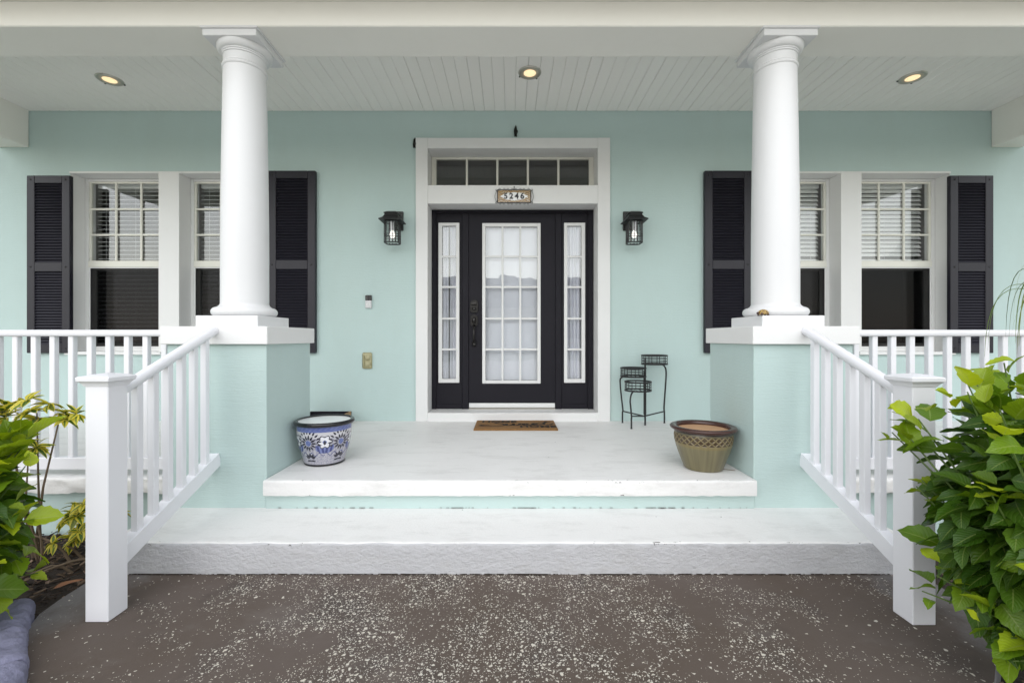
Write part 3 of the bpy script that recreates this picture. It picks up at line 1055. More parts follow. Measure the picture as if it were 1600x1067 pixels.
# ---- curtains behind the door glass
def curtain(x0, x1, z0, z1, folds, amp, label, seed):
    bm = bmesh.new()
    nx, nz = 90 if folds > 3 else 60, 40
    y = UY + 0.062
    g = []
    for i in range(nx + 1):
        u = i / nx
        row = []
        for j in range(nz + 1):
            v = j / nz
            x = x0 + (x1 - x0) * u
            z = z0 + (z1 - z0) * v
            d = amp * math.sin(2 * math.pi * folds * u + seed + 0.5 * math.sin(v * 3 + seed)) + amp * 0.5 * math.sin(2 * math.pi * folds * 2.3 * u + seed * 2 + v)
            d += 0.35 * amp * noise.noise(Vector((u * 6 + seed, v * 9, seed)))
            if folds < 1:
                d += 0.010 * noise.noise(Vector((u * 2.5 + v * 3.0, v * 3.5 - u * 2, 3.3)))
            row.append(bm.verts.new((x, y + d, z)))
        g.append(row)
    for i in range(nx):
        for j in range(nz):
            bm.faces.new((g[i][j], g[i + 1][j], g[i + 1][j + 1], g[i][j + 1]))
    o = part('sheer_curtain', bm, M['curtain'], None, 180)
    tag(o, label, 'curtain', 'sheer curtains behind the entry glass')
curtain(-0.30, 0.33, 0.66, 2.36, 0.6, 0.004, 'sheer white curtain stretched flat behind the panes of the black front door', 0.7)
curtain(-0.735, -0.652, 0.69, 2.35, 1.6, 0.012, 'gathered white curtain panel in the sidelight on the handle side, against the outer frame', 1.9)
curtain(-0.640, -0.545, 0.69, 2.35, 1.7, 0.012, 'gathered white curtain panel in the sidelight on the handle side, next to the door', 3.1)
curtain(0.575, 0.770, 0.69, 2.35, 4.3, 0.016, 'gathered white curtain in the sidelight on the hinge side', 2.2)

# ---- recessed ceiling lights
def downlight(x, y, label):
    t = thing('recessed_light', label, 'ceiling light', (x, y, CZ), 'recessed porch ceiling lights')
    prof = [(0.070, 0.004), (0.074, -0.006), (0.090, -0.009), (0.097, -0.005), (0.098, -0.0005)]
    part('trim_ring', lathe(bmesh.new(), (x, y, CZ), prof + [(0.098, 0.006), (0.070, 0.006)], 40, closed=True), M['steel'], t, 40)
    part('lens', lathe(bmesh.new(), (x, y, CZ), [(0.004, -0.0075), (0.030, -0.0070), (0.052, -0.0060)], 40), M['lamp'], t, 60)
    part('reflector', lathe(bmesh.new(), (x, y, CZ), [(0.0522, -0.0058), (0.060, -0.0035), (0.0735, -0.0045)], 40), M['reflector'], t, 60)
    for a in (0.9, 2.6):
        part('clip', bx(x + 0.1 * math.cos(a) - 0.006, x + 0.1 * math.cos(a) + 0.006, y + 0.1 * math.sin(a) - 0.006, y + 0.1 * math.sin(a) + 0.006, CZ - 0.010, CZ - 0.0007, 0.002), M['bronze'], t)
downlight(-3.50, 3.86, 'lit round recessed light in porch ceiling near the side beam left of the door')
downlight(0.168, 3.76, 'lit round recessed light in porch ceiling above the front door')
downlight(3.49, 3.83, 'lit round recessed light in porch ceiling near the side beam right of the door')

# ---- wall lanterns
def lantern(x, s, label):
    z0 = 2.055
    yc = 4.235
    t = thing('wall_lantern', label, 'lantern', (x, WALL, z0), 'wall lanterns beside the front door')
    part('back_plate', bx(x - 0.068, x + 0.068, WALL - 0.022, WALL - 0.001, 2.215, 2.405, 0.006, 2), M['iron'], t)
    # arm from the plate to the roof
    bm = bx(x - 0.030, x + 0.030, yc + 0.02, WALL - 0.02, 2.300, 2.355, 0.006)
    part('arm', bm, M['iron'], t)
    h = 0.066
    zt = 2.258
    # flared pagoda roof
    bm = bmesh.new()
    lathe(bm, (x, yc, 0), [(0.02, zt + 0.012), (0.150, zt + 0.006), (0.148, zt + 0.014), (0.108, zt + 0.034), (0.084, zt + 0.062), (0.082, zt + 0.072), (0.096, zt + 0.074), (0.094, zt + 0.082), (0.055, zt + 0.098), (0.02, zt + 0.104)], 4, math.pi / 4)
    part('roof', bm, M['iron'], t)
    bm = bmesh.new()
    c = 0.020
    corners = [(-h, -h + c), (-h + c, -h), (h - c, -h), (h, -h + c), (h, h - c), (h - c, h), (-h + c, h), (-h, h - c)]
    for cx, cy in corners:
        tube(bm, [(x + cx, yc + cy, z0), (x + cx, yc + cy, zt + 0.008)], 0.0042, 6)
    for zz, rr in ((z0 + 0.004, 0.0055), (z0 + 0.062, 0.0032), (z0 + 0.082, 0.0032), (zt + 0.004, 0.005)):
        for i in range(8):
            p, q = corners[i], corners[(i + 1) % 8]
            tube(bm, [(x + p[0], yc + p[1], zz), (x + q[0], yc + q[1], zz)], rr, 6)
    for k in (-0.016, 0.016):
        for px, py in ((k, -h), (k, h), (-h, k), (h, k)):
            tube(bm, [(x + px, yc + py, z0 + 0.004), (x + px, yc + py, zt)], 0.0030, 5)
    part('cage', bm, M['iron'], t)
    gl = h - 0.007
    part('glass', lathe(bmesh.new(), (x, yc, 0), [(gl, z0 + 0.008), (gl, zt)], 8, math.pi / 8), M['glass'], t)
    part('socket', lathe(bmesh.new(), (x, yc, 0), [(0.017, z0 + 0.125), (0.017, zt + 0.010)], 16), M['silver'], t, 40)
    bp = [(0.010, z0 + 0.125)]
    for k in range(9):
        a = math.pi * k / 8
        bp.append((0.006 + 0.021 * math.sin(a) ** 0.8, z0 + 0.120 - 0.068 * k / 8))
    part('bulb', lathe(bmesh.new(), (x, yc, 0), bp, 16), M['bulb'], t, 60)
lantern(-1.128, -1, 'black caged wall lantern on the doorbell side of the front door')
lantern(1.190, 1, 'black caged wall lantern above the black wire plant stand')

# ---- doorbell and outlet
t = thing('doorbell', 'small black and silver video doorbell on aqua wall', 'doorbell', (-1.406, WALL, 1.447))
bm = bx(-1.437, -1.375, WALL - 0.024, WALL - 0.001, 1.447, 1.523, 0.006, 2)
part('faceplate', bm, M['silver'], t)
part('camera_panel', bx(-1.437, -1.375, WALL - 0.025, WALL - 0.001, 1.5235, 1.575, 0.006, 2), M['gloss_black'], t)
bm = bmesh.new()
ring(bm, (-1.406, WALL - 0.024, 1.482), 0.015, 0.0022, 24, 6, 'Y')
part('button', bm, M['tile'], t, 60)
bm = bmesh.new()
ring(bm, (-1.406, WALL - 0.025, 1.548), 0.006, 0.003, 16, 6, 'Y')
part('lens', bm, M['ink'], t, 60)

t = thing('outdoor_outlet', 'beige weathered double outlet cover low on aqua wall', 'outlet', (-1.420, WALL, 0.846))
part('cover_plate', bx(-1.467, -1.373, WALL - 0.016, WALL - 0.001, 0.846, 1.006, 0.014, 3), M['beige'], t, 40)
for zz in (0.892, 0.958):
    bm = bmesh.new()
    lathe(bm, (0, 0, 0), [(0.027, 0), (0.027, 0.012), (0.018, 0.020), (0.004, 0.022)], 20)
    bmesh.ops.rotate(bm, verts=bm.verts, cent=(0, 0, 0), matrix=Matrix.Rotation(R(90), 3, 'X'))
    bmesh.ops.translate(bm, verts=bm.verts, vec=(-1.412, WALL - 0.0155, zz))
    part('flip_lid', bm, M['beige'], t, 40)
part('hinge', bx(-1.455, -1.447, WALL - 0.030, WALL - 0.0155, 0.87, 0.98, 0.003), M['beige'], t)

# ---- house number plaque
def text_bm(body, size, bold=0.0, shear=0.0, extr=0.001, space=1.0):
    cu = bpy.data.curves.new('txt', 'FONT')
    cu.body = body
    cu.size = size
    cu.extrude = extr
    cu.offset = bold
    cu.shear = shear
    cu.space_character = space
    cu.align_x = 'CENTER'
    cu.align_y = 'CENTER'
    ob = bpy.data.objects.new('txt', cu)
    COL.objects.link(ob)
    dg_ = bpy.context.evaluated_depsgraph_get()
    me = bpy.data.meshes.new_from_object(ob.evaluated_get(dg_))
    bm = bmesh.new()
    bm.from_mesh(me)
    bpy.data.objects.remove(ob)
    bpy.data.curves.remove(cu)
    bpy.data.meshes.remove(me)
    return bm

px_, py_, pz_ = 0.040, TR0, 2.548
t = thing('house_number_plaque', 'ornate scrolled iron house number plaque reading 5246', 'plaque', (px_, py_, pz_ - 0.07))
NXP, NZP = 120, 56
W2, H2 = 0.160, 0.058
bm = bmesh.new()
grid = [[bm.verts.new((px_ - W2 + 2 * W2 * i / NXP, py_ - 0.010, pz_ - H2 + 2 * H2 * j / NZP)) for j in range(NZP + 1)] for i in range(NXP + 1)]
for i in range(NXP):
    for j in range(NZP):
        bm.faces.new((grid[i][j], grid[i + 1][j], grid[i + 1][j + 1], grid[i][j + 1]))
cl = bm.loops.layers.float_color.new("col")
for f in bm.faces:
    for lp in f.loops:
        u = (lp.vert.co.x - px_) / W2
        v = (lp.vert.co.z - pz_) / H2
        # lobed white field on a brown and gold scrolled border
        r = math.hypot(u / 0.80, v / 0.66)
        a = math.atan2(v, u)
        lobes = 1 + 0.06 * math.cos(8 * a)
        if r < lobes:
            c = (0.80, 0.80, 0.80)
        else:
            sw = math.sin(19 * u + 5 * math.sin(7 * v)) * math.cos(9 * v + 4 * math.sin(6 * u))
            c = (0.42, 0.25, 0.08) if sw > 0.25 else ((0.60, 0.50, 0.33) if sw < -0.45 else (0.12, 0.06, 0.02))
        lp[cl] = (*c, 1)
pl = part('tile', bm, M['painted_pot'], t)
bm = bx(px_ - W2, px_ + W2, py_ - 0.0098, py_ - 0.001, pz_ - H2, pz_ + H2)
part('tile_backing', bm, M['tile'], t)
for k, ch in enumerate("5246"):
    b2 = text_bm(ch, 0.078, 0.0024, 0.0, 0.0006)
    bmesh.ops.rotate(b2, verts=b2.verts, cent=(0, 0, 0), matrix=Matrix.Rotation(R(90), 3, 'X'))
    bmesh.ops.translate(b2, verts=b2.verts, vec=(px_ - 0.083 + k * 0.0545, py_ - 0.0115, pz_))
    part('digit', b2, M['ink'], t)
bm = bmesh.new()
for a, b, c, d in ((-1, 1, 1, 1), (-1, 1, -1, -1)):
    tube(bm, [(px_ - W2 - 0.004, py_ - 0.009, pz_ + c * (H2 + 0.004)), (px_ + W2 + 0.004, py_ - 0.009, pz_ + c * (H2 + 0.004))], 0.0042, 6)
for sx in (-1, 1):
    tube(bm, [(px_ + sx * (W2 + 0.004), py_ - 0.009, pz_ - H2 - 0.004), (px_ + sx * (W2 + 0.004), py_ - 0.009, pz_ + H2 + 0.004)], 0.0042, 6)
    tube(bm, [(px_ + sx * (W2 + 0.010 + 0.020 * math.sin(math.pi * k / 12)), py_ - 0.008, pz_ - H2 * 1.05 + 2.1 * H2 * k / 12) for k in range(13)], 0.0022, 5)
part('frame', bm, M['iron'], t)
bm = bmesh.new()
def scroll(cx, cz, r0, turn, start, sgn):
    pts = []
    for k in range(15):
        f = k / 14
        a = start + sgn * turn * f
        r = r0 * (1 - 0.75 * f)
        pts.append((cx + r * math.cos(a), py_ - 0.008, cz + r * math.sin(a)))
    tube(bm, pts, 0.0020, 5)
for sz in (1, -1):
    for k in range(8):
        cx = px_ - W2 + (k + 0.5) * W2 / 4
        scroll(cx, pz_ + sz * (H2 + 0.013), 0.014, 5.0, -sz * math.pi / 2, 1 if k % 2 else -1)
    for sx in (-1, 1):
        scroll(px_ + sx * (W2 + 0.014), pz_ + sz * (H2 + 0.006), 0.016, 5.2, math.pi * (sx > 0), sx * sz)
tube(bm, [(px_, py_ - 0.008, pz_ + H2), (px_, py_ - 0.008, pz_ + H2 + 0.028)], 0.003, 6)
lathe(bm, (px_, py_ - 0.008, pz_ + H2 + 0.028), [(0.002, 0), (0.006, 0.004), (0.002, 0.014)], 8)
part('scrollwork', bm, M['iron'], t)

# ---- small black clumps on the wall
def clump(x, y, z, rx, rz, label, seed):
    bm = bmesh.new()
    bmesh.ops.create_icosphere(bm, subdivisions=4, radius=1.0)
    for v in bm.verts:
        n_ = v.co.normalized()
        k = 1 + 0.45 * noise.noise(n_ * 2.3 + Vector((seed, 0, 0))) + 0.22 * noise.noise(n_ * 6.5 + Vector((0, seed, 0)))
        taper = 1 - 0.55 * max(0, n_.z)
        v.co = Vector((x + n_.x * k * rx * taper, y + n_.y * k * 0.018, z + n_.z * k * rz))
    o = part('insect_nest', bm, M['nest'], None, 180)
    tag(o, label, 'insect nest', 'black clumps above the door trim')
clump(0.056, WALL - 0.012, 3.202, 0.017, 0.052, 'small pointed black clump on aqua wall above the middle of the door trim', 1.3)
clump(-0.945, WALL - 0.012, 3.085, 0.020, 0.048, 'small rough black clump at the upper corner of the white door trim', 4.1)

# ---- door mat
mx0, mx1, my0, my1 = -0.326, 0.428, 3.935, 4.355
t = thing('door_mat', 'brown coir door mat printed Home Sweet Home in front of door', 'door mat', ((mx0 + mx1) / 2, (my0 + my1) / 2, PF))
bm = bmesh.new()
nx, ny = 60, 34
g = [[bm.verts.new((mx0 + (mx1 - mx0) * i / nx + 0.002 * noise.noise(Vector((i, j, 0)) * 0.7), my0 + (my1 - my0) * j / ny + 0.002 * noise.noise(Vector((j, i, 5)) * 0.7),
                    PF + 0.017 + 0.0012 * noise.noise(Vector((i * 0.9, j * 0.9, 2))) - (0.004 if i in (0, nx) or j in (0, ny) else 0))) for j in range(ny + 1)] for i in range(nx + 1)]
for i in range(nx):
    for j in range(ny):
        bm.faces.new((g[i][j], g[i + 1][j], g[i + 1][j + 1], g[i][j + 1]))
r = bmesh.ops.extrude_face_region(bm, geom=bm.faces[:])
for v in [e for e in r["geom"] if isinstance(e, bmesh.types.BMVert)]:
    v.co.z = PF + 0.001
part('mat', bm, M['coir'], t)
mz = PF + 0.0192
for body, cx, cy, sz in (("HOME", -0.105, 4.262, 0.115), ("HOME", 0.255, 4.030, 0.115)):
    b2 = text_bm(body, sz, 0.004, 0.0, 0.0006, 1.05)
    bmesh.ops.translate(b2, verts=b2.verts, vec=(cx, cy, mz))
    part('lettering', b2, M['coir_ink'], t)
# brush script "Sweet"
def stroke(pts, w0=0.010, w1=0.018):
    bm = bmesh.new()
    P = [Vector((p[0], p[1], 0)) for p in pts]
    dense = []
    for i in range(len(P) - 1):
        a, b, c, d = P[max(i - 1, 0)], P[i], P[i + 1], P[min(i + 2, len(P) - 1)]
        for k in range(6):
            u = k / 6
            dense.append(0.5 * ((2 * b) + (c - a) * u + (2 * a - 5 * b + 4 * c - d) * u * u + (3 * b - a - 3 * c + d) * u ** 3))
    dense.append(P[-1])
    L, Rr = [], []
    for i, p in enumerate(dense):
        tt = (dense[min(i + 1, len(dense) - 1)] - dense[max(i - 1, 0)]).normalized()
        nn = Vector((-tt.y, tt.x, 0))
        w = w0 + (w1 - w0) * abs(tt.y)
        L.append(bm.verts.new(p + nn * w / 2 + Vector((0, 0, mz + 0.0003))))
        Rr.append(bm.verts.new(p - nn * w / 2 + Vector((0, 0, mz + 0.0003))))
    for i in range(len(dense) - 1):
        bm.faces.new((L[i], L[i + 1], Rr[i + 1], Rr[i]))
    return bm
letters = [
    [(-0.02, 4.225), (-0.06, 4.250), (-0.13, 4.235), (-0.13, 4.190), (-0.07, 4.150), (-0.05, 4.095), (-0.11, 4.055), (-0.22, 4.050), (-0.275, 4.075), (-0.25, 4.105), (-0.19, 4.100)],
    [(-0.03, 4.160), (-0.035, 4.100), (-0.015, 4.075), (0.02, 4.110), (0.035, 4.160), (0.030, 4.100), (0.050, 4.075), (0.085, 4.115), (0.095, 4.165), (0.125, 4.150)],
    [(0.110, 4.110), (0.150, 4.125), (0.165, 4.160), (0.140, 4.170), (0.122, 4.130), (0.135, 4.090), (0.175, 4.090), (0.205, 4.120)],
    [(0.200, 4.125), (0.240, 4.140), (0.255, 4.175), (0.230, 4.185), (0.212, 4.145), (0.225, 4.105), (0.265, 4.105), (0.300, 4.140)],
    [(0.345, 4.270), (0.320, 4.180), (0.318, 4.125), (0.345, 4.110), (0.385, 4.140), (0.410, 4.180)],
    [(0.265, 4.215), (0.320, 4.222), (0.385, 4.240)],
]
bm = bmesh.new()
for pts in letters:
    b2 = stroke(pts, 0.016, 0.028)
    tmp = bpy.data.meshes.new('tmp')
    b2.to_mesh(tmp)
    b2.free()
    bm.from_mesh(tmp)
    bpy.data.meshes.remove(tmp)
part('lettering', bm, M['coir_ink'], t)

# ---- painted pots
def pot_mesh(cx, cy, prof, seg, colour, mat, name, parent, relief=None, rot=0.0):
    prof = [Vector((r, z)) for r, z in prof]
    bm = bmesh.new()
    rows = []
    for r, z in prof:
        row = []
        for k in range(seg):
            a = 2 * math.pi * k / seg
            rr = r + (relief(a, z) if relief else 0)
            row.append(bm.verts.new((cx + rr * math.cos(a), cy + rr * math.sin(a), PF + z)))
        rows.append(row)
    cl = bm.loops.layers.float_color.new("col")
    cols = [[colour(2 * math.pi * k / seg, prof[i][1], prof[i][0]) for k in range(seg)] for i in range(len(prof))]
    for i in range(len(rows) - 1):
        for k in range(seg):
            k2 = (k + 1) % seg
            f = bm.faces.new((rows[i][k], rows[i][k2], rows[i + 1][k2], rows[i + 1][k]))
            for lp, c in zip(f.loops, (cols[i][k], cols[i][k2], cols[i + 1][k2], cols[i + 1][k])):
                lp[cl] = (*c, 1)
    return part(name, bm, mat, parent, 180)

def resample(ctrl, n):
    P = [Vector(c) for c in ctrl]
    d = []
    for i in range(len(P) - 1):
        a, b, c, e = P[max(i - 1, 0)], P[i], P[i + 1], P[min(i + 2, len(P) - 1)]
        for k in range(n):
            u = k / n
            d.append(0.5 * ((2 * b) + (c - a) * u + (2 * a - 5 * b + 4 * c - e) * u * u + (3 * b - a - 3 * c + e) * u ** 3))
    d.append(P[-1])
    return [(max(0.0005, p.x), p.y) for p in d]

# blue and white pot
bcx, bcy = -1.240, 2.955
t = thing('planter_pot', 'blue and white painted pottery planter with dark rim on porch floor', 'planter', (bcx, bcy, PF))
BH = 0.288
NAVY, WHT, BLUE, LBL = (0.010, 0.010, 0.026), (0.52, 0.51, 0.54), (0.045, 0.058, 0.19), (0.15, 0.19, 0.37)
def petal(du, dv, ang, ln, wd, off=0.0):
    """is (du,dv) inside a teardrop that leaves the centre at angle ang"""
    c, s = math.cos(ang), math.sin(ang)
    a = du * c + dv * s - off
    b = -du * s + dv * c
    if a < 0 or a > ln:
        return False
    return abs(b) < wd * math.sin(math.pi * (a / ln) ** 0.75)
rr_ = random.Random(5)
def blue_col(a, z, r):
    face = -math.pi / 2 - 0.35 + 0.12
    if z < 0.012:
        return NAVY
    if z > 0.228:
        w = 0.5 + 0.5 * math.sin(34 * a + 2.2 * math.sin(z * 260)) * math.cos(z * 300)
        m = max(0.0, min(1, w))
        return tuple(BLUE[i] * 1.6 * (1 - m) + LBL[i] * m for i in range(3))
    per = 2 * math.pi / 5
    da = (a - face + per / 2) % per - per / 2
    u, v = da * 0.160, z
    # round blue flower heads with radiating black petals
    du, dv = u, v - 0.158
    d = math.hypot(du, dv)
    if d < 0.018:
        return BLUE if (int(d * 400) % 2) else (0.20, 0.25, 0.50)
    for k in range(13):
        ang = 2 * math.pi * k / 13 + math.pi / 2 * 0
        if petal(du, dv, ang, 0.036, 0.0062, 0.021):
            return NAVY
    for k in range(21):
        ang = 2 * math.pi * (k + 0.5) / 21
        if dv > -0.025 and petal(du, dv, ang, 0.028, 0.0058, 0.058):
            return NAVY
    # side rosettes
    du2, dv2 = abs(u) - per * 0.160 * 0.5, v - 0.165
    d2 = math.hypot(du2, dv2)
    lob = 0.040 * (1 + 0.14 * math.cos(6 * math.atan2(dv2, du2)))
    if d2 < lob:
        if d2 > lob - 0.006:
            return NAVY
        if petal(du2, dv2 + 0.018, math.pi / 2, 0.030, 0.008):
            return NAVY
        return (0.70, 0.70, 0.74) if d2 > 0.012 else LBL
    if dv2 < -0.020 and d2 < 0.075 and abs(du2) < 0.055:
        w = math.sin(du2 * 230 + 40 * dv2)
        return BLUE if w > -0.1 else (0.16, 0.19, 0.40)
    # black sprig near the foot
    for ang in (0.5, math.pi - 0.5, 0.95, math.pi - 0.95, math.pi / 2):
        if petal(u, v - 0.050, ang, 0.034, 0.0085, 0.012):
            return NAVY
    if 0.034 < v < 0.046 and abs(u) < 0.034 and abs(v - 0.044 + abs(u) * 0.25) < 0.006:
        return NAVY
    # fine dotted ground
    gu, gv = (u * 190) % 1 - 0.5, (v * 190 + 0.5 * (int(u * 190) % 2)) % 1 - 0.5
    if gu * gu + gv * gv < 0.12 and v < 0.19:
        return (0.10, 0.10, 0.20)
    if abs(math.sin(u * 120) * 0.010 + 0.085 - v) < 0.003:
        return BLUE
    return WHT
body = resample([(0.112, 0.0), (0.122, 0.004), (0.128, 0.020), (0.140, 0.060), (0.155, 0.110), (0.166, 0.160), (0.171, 0.205), (0.172, 0.235), (0.175, 0.262)], 20)
pot_mesh(bcx, bcy, body, 420, blue_col, M['painted_pot'], 'body', t)
rim = [(0.172, 0.258), (0.186, 0.262), (0.191, 0.272), (0.188, 0.283), (0.178, BH), (0.166, 0.284), (0.161, 0.274)]
part('rim', lathe(bmesh.new(), (bcx, bcy, PF), rim, 72, closed=True), M['gloss_black'], t, 60)
inner = [(0.163, 0.279), (0.160, 0.25), (0.152, 0.18), (0.135, 0.09), (0.118, 0.03), (0.002, 0.028)]
part('inside', lathe(bmesh.new(), (bcx, bcy, PF), inner, 72), M['potwhite'], t, 60)
part('foot', lathe(bmesh.new(), (bcx, bcy, PF), [(0.114, 0.0008), (0.126, 0.002), (0.129, 0.008), (0.127, 0.014)], 72), M['gloss_black'], t, 60)

# olive glazed pot with lattice band
gcx, gcy = 1.230, 2.815
t = thing('planter_pot', 'olive green glazed planter with brown rim and lattice band on porch floor', 'planter', (gcx, gcy, PF))
GH = 0.272
def lat(a, z):
    u = a * 26 / (2 * math.pi)
    v = (z - 0.170) / 0.056
    if v < 0 or v > 1:
        return None
    p = (u + v * 1.5) % 1.0
    q = (u - v * 1.5) % 1.0
    return min(abs(p - 0.5), abs(q - 0.5))
def olive_rel(a, z):
    k = lat(a, z)
    if k is None:
        return 0.0
    return -0.0045 if k > 0.13 else 0.0
def olive_col(a, z, r):
    s = noise.noise(Vector((math.cos(a) * 9, math.sin(a) * 9, z * 3.0)))
    s2 = noise.noise(Vector((math.cos(a) * 22, math.sin(a) * 22, z * 7.0)))
    base = Vector((0.150, 0.130, 0.066)) * (1 + 0.28 * s + 0.16 * s2)
    if z > 0.226:
        f = min(1, (z - 0.226) / 0.012)
        return tuple(base * (1 - f) + Vector((0.028, 0.020, 0.026)) * f)
    k = lat(a, z)
    if k is not None:
        return (0.060, 0.036, 0.014) if k > 0.13 else (0.185, 0.140, 0.060)
    if 0.150 < z <= 0.170:
        return tuple(base * 0.6 + Vector((0.23, 0.16, 0.045)) * 0.4)
    return tuple(base)
body = resample([(0.106, 0.0), (0.114, 0.003), (0.121, 0.020), (0.140, 0.070), (0.158, 0.120), (0.171, 0.170), (0.175, 0.205), (0.172, 0.232), (0.170, 0.250)], 20)
pot_mesh(gcx, gcy, body, 520, olive_col, M['olive_pot'], 'body', t, olive_rel)
M['rim_brown'] = paint('brown_glaze', (0.050, 0.020, 0.015), 0.22, 0.3, 15, 0.1, (60, 60, 60))
rim = [(0.166, 0.240), (0.184, 0.243), (0.197, 0.252), (0.200, 0.261), (0.195, 0.268), (0.184, GH), (0.166, 0.270), (0.158, 0.264), (0.155, 0.245), (0.160, 0.238)]
part('rim', lathe(bmesh.new(), (gcx, gcy, PF), rim, 72, closed=True), M['rim_brown'], t, 60)
part('inside', lathe(bmesh.new(), (gcx, gcy, PF), [(0.157, 0.246), (0.150, 0.19), (0.125, 0.07), (0.11, 0.03), (0.002, 0.028)], 60), M['terracotta'], t, 60)

# ---- low black tray behind the painted pot
t = thing('tray', 'low black tray with a brown end on the floor behind the blue and white pot', 'tray', (-1.76, 4.26, PF))
bm = bmesh.new()
box(bm, -1.96, -1.56, 4.17, 4.35, PF + 0.001, PF + 0.012, 0.003)
box(bm, -1.96, -1.56, 4.17, 4.18, PF + 0.0125, PF + 0.105, 0.003)
box(bm, -1.96, -1.56, 4.34, 4.35, PF + 0.0125, PF + 0.105, 0.003)
box(bm, -1.96, -1.95, 4.1805, 4.3395, PF + 0.0125, PF + 0.105, 0.003)
part('box', bm, M['black'], t)
M['wood'] = paint('brown_wood', (0.30, 0.18, 0.085), 0.7, 0.3, 12, 0.4, (20, 20, 160))
bm = bmesh.new()
box(bm, -1.645, -1.562, 4.160, 4.1695, PF + 0.02, PF + 0.108, 0.002)
box(bm, -1.572, -1.5605, 4.1805, 4.3395, PF + 0.0125, PF + 0.108, 0.003)
part('end_board', bm, M['wood'], t)

# ---- wire plant stand with three rings
t = thing('plant_stand', 'black wire plant stand with three round tiers against aqua wall', 'plant stand', (1.25, 4.2, PF))
cpost = Vector((1.274, 4.19, PF))
tiers = [(1.385, 4.238, 0.902, 0.983, (1.497, 4.285)), (1.184, 4.245, 0.783, 0.862, (1.094, 4.298)), (1.188, 4.102, 0.666, 0.745, (1.103, 4.014))]
for i, (cx, cy, z0, z1, foot) in enumerate(tiers):
    rad = 0.117
    bm = bmesh.new()
    ring(bm, (cx, cy, z1), rad, 0.0075, 40, 8)
    ring(bm, (cx, cy, z0), rad, 0.0075, 40, 8)
    for f in (0.33, 0.66):
        ring(bm, (cx, cy, z0 + (z1 - z0) * f), rad, 0.0030, 40, 5)
    for k in range(10):
        a = 2 * math.pi * k / 10 + 0.2
        tube(bm, [(cx + rad * math.cos(a), cy + rad * math.sin(a), z0), (cx + rad * math.cos(a), cy + rad * math.sin(a), z1)], 0.0036, 5)
    for k in range(6):
        o_ = -rad + (k + 0.5) * rad / 3
        h_ = math.sqrt(max(0, rad * rad - o_ * o_))
        tube(bm, [(cx + o_, cy - h_, z0), (cx + o_, cy + h_, z0)], 0.002, 5)
    part('ring_tray', bm, M['iron'], t, 60)
    # post that rises at the centre, bowed outer leg
    dirv = Vector((foot[0] - cpost.x, foot[1] - cpost.y, 0)).normalized()
    side = Vector((-dirv.y, dirv.x, 0)) * (i - 1) * 0.011
    pb = cpost + side
    part('post', tube(bmesh.new(), [pb + Vector((0, 0, 0.10 if i else 0.0)), pb + Vector((0, 0, z1 - PF - 0.02))], 0.0085, 8), M['iron'], t, 60)
    fx, fy = foot
    e = Vector((cx, cy, z0)) + dirv * (rad * 0.62)
    hgt = z0 - PF
    pts = []
    ctrl = [(e.x, e.y, z0), (e.x + dirv.x * 0.05, e.y + dirv.y * 0.05, z0 - 0.025), (fx + dirv.x * 0.022, fy + dirv.y * 0.022, z0 - 0.085),
            (fx + dirv.x * 0.012, fy + dirv.y * 0.012, z0 - hgt * 0.42), (fx - dirv.x * 0.004, fy - dirv.y * 0.004, PF + hgt * 0.28), (fx, fy, PF + 0.10), (fx, fy, PF + 0.003)]
    P = [Vector(c) for c in ctrl]
    for q in range(len(P) - 1):
        a, b, c, d = P[max(q - 1, 0)], P[q], P[q + 1], P[min(q + 2, len(P) - 1)]
        for k in range(5):
            u = k / 5
            pts.append(0.5 * ((2 * b) + (c - a) * u + (2 * a - 5 * b + 4 * c - d) * u * u + (3 * b - a - 3 * c + d) * u ** 3))
    pts.append(P[-1])
    bm = tube(bmesh.new(), pts, 0.0078, 8)
    lathe(bm, (fx, fy, PF), [(0.010, 0.0005), (0.010, 0.005), (0.006, 0.008)], 10)
    part('leg', bm, M['iron'], t, 60)
    part('brace', tube(bmesh.new(), [(fx, fy, PF + 0.115), (cpost.x, cpost.y, PF + 0.085)], 0.0065, 8), M['iron'], t, 60)

# ---- small shell ornament on the pier
sx_, sy_, sz_ = 1.555, 2.712, 1.2885
def shell_mat():
    m, n, l, b = nodes_of('tortoise_shell')
    vo = n.new("ShaderNodeTexVoronoi")
    vo.inputs["Scale"].default_value = 75
    vo.feature = 'DISTANCE_TO_EDGE'
    l.new(mapped(n, l, (1, 1, 1)), vo.inputs["Vector"])
    c = ramp(n, l, vo.outputs["Distance"], [(0.05, (0.50, 0.33, 0.08)), (0.16, (0.085, 0.040, 0.015))])
    l.new(c, b.inputs["Base Color"])
    b.inputs["Roughness"].default_value = 0.3
    return m
t = thing('turtle_ornament', 'tiny brown and gold domed turtle ornament at the foot of a column', 'ornament', (sx_, sy_, sz_))
bm = bmesh.new()
bmesh.ops.create_icosphere(bm, subdivisions=4, radius=1.0)
for v in bm.verts:
    v.co = Vector((sx_ + v.co.x * 0.032, sy_ + v.co.y * 0.026, sz_ + 0.012 + (v.co.z * 0.026 if v.co.z > 0 else v.co.z * 0.008)))
part('shell', bm, shell_mat(), t, 180)
bm = bmesh.new()
bmesh.ops.create_icosphere(bm, subdivisions=2, radius=0.008)
bmesh.ops.translate(bm, verts=bm.verts, vec=(sx_ - 0.036, sy_ - 0.004, sz_ + 0.014))
part('head', bm, M['rim_brown'], t, 180)
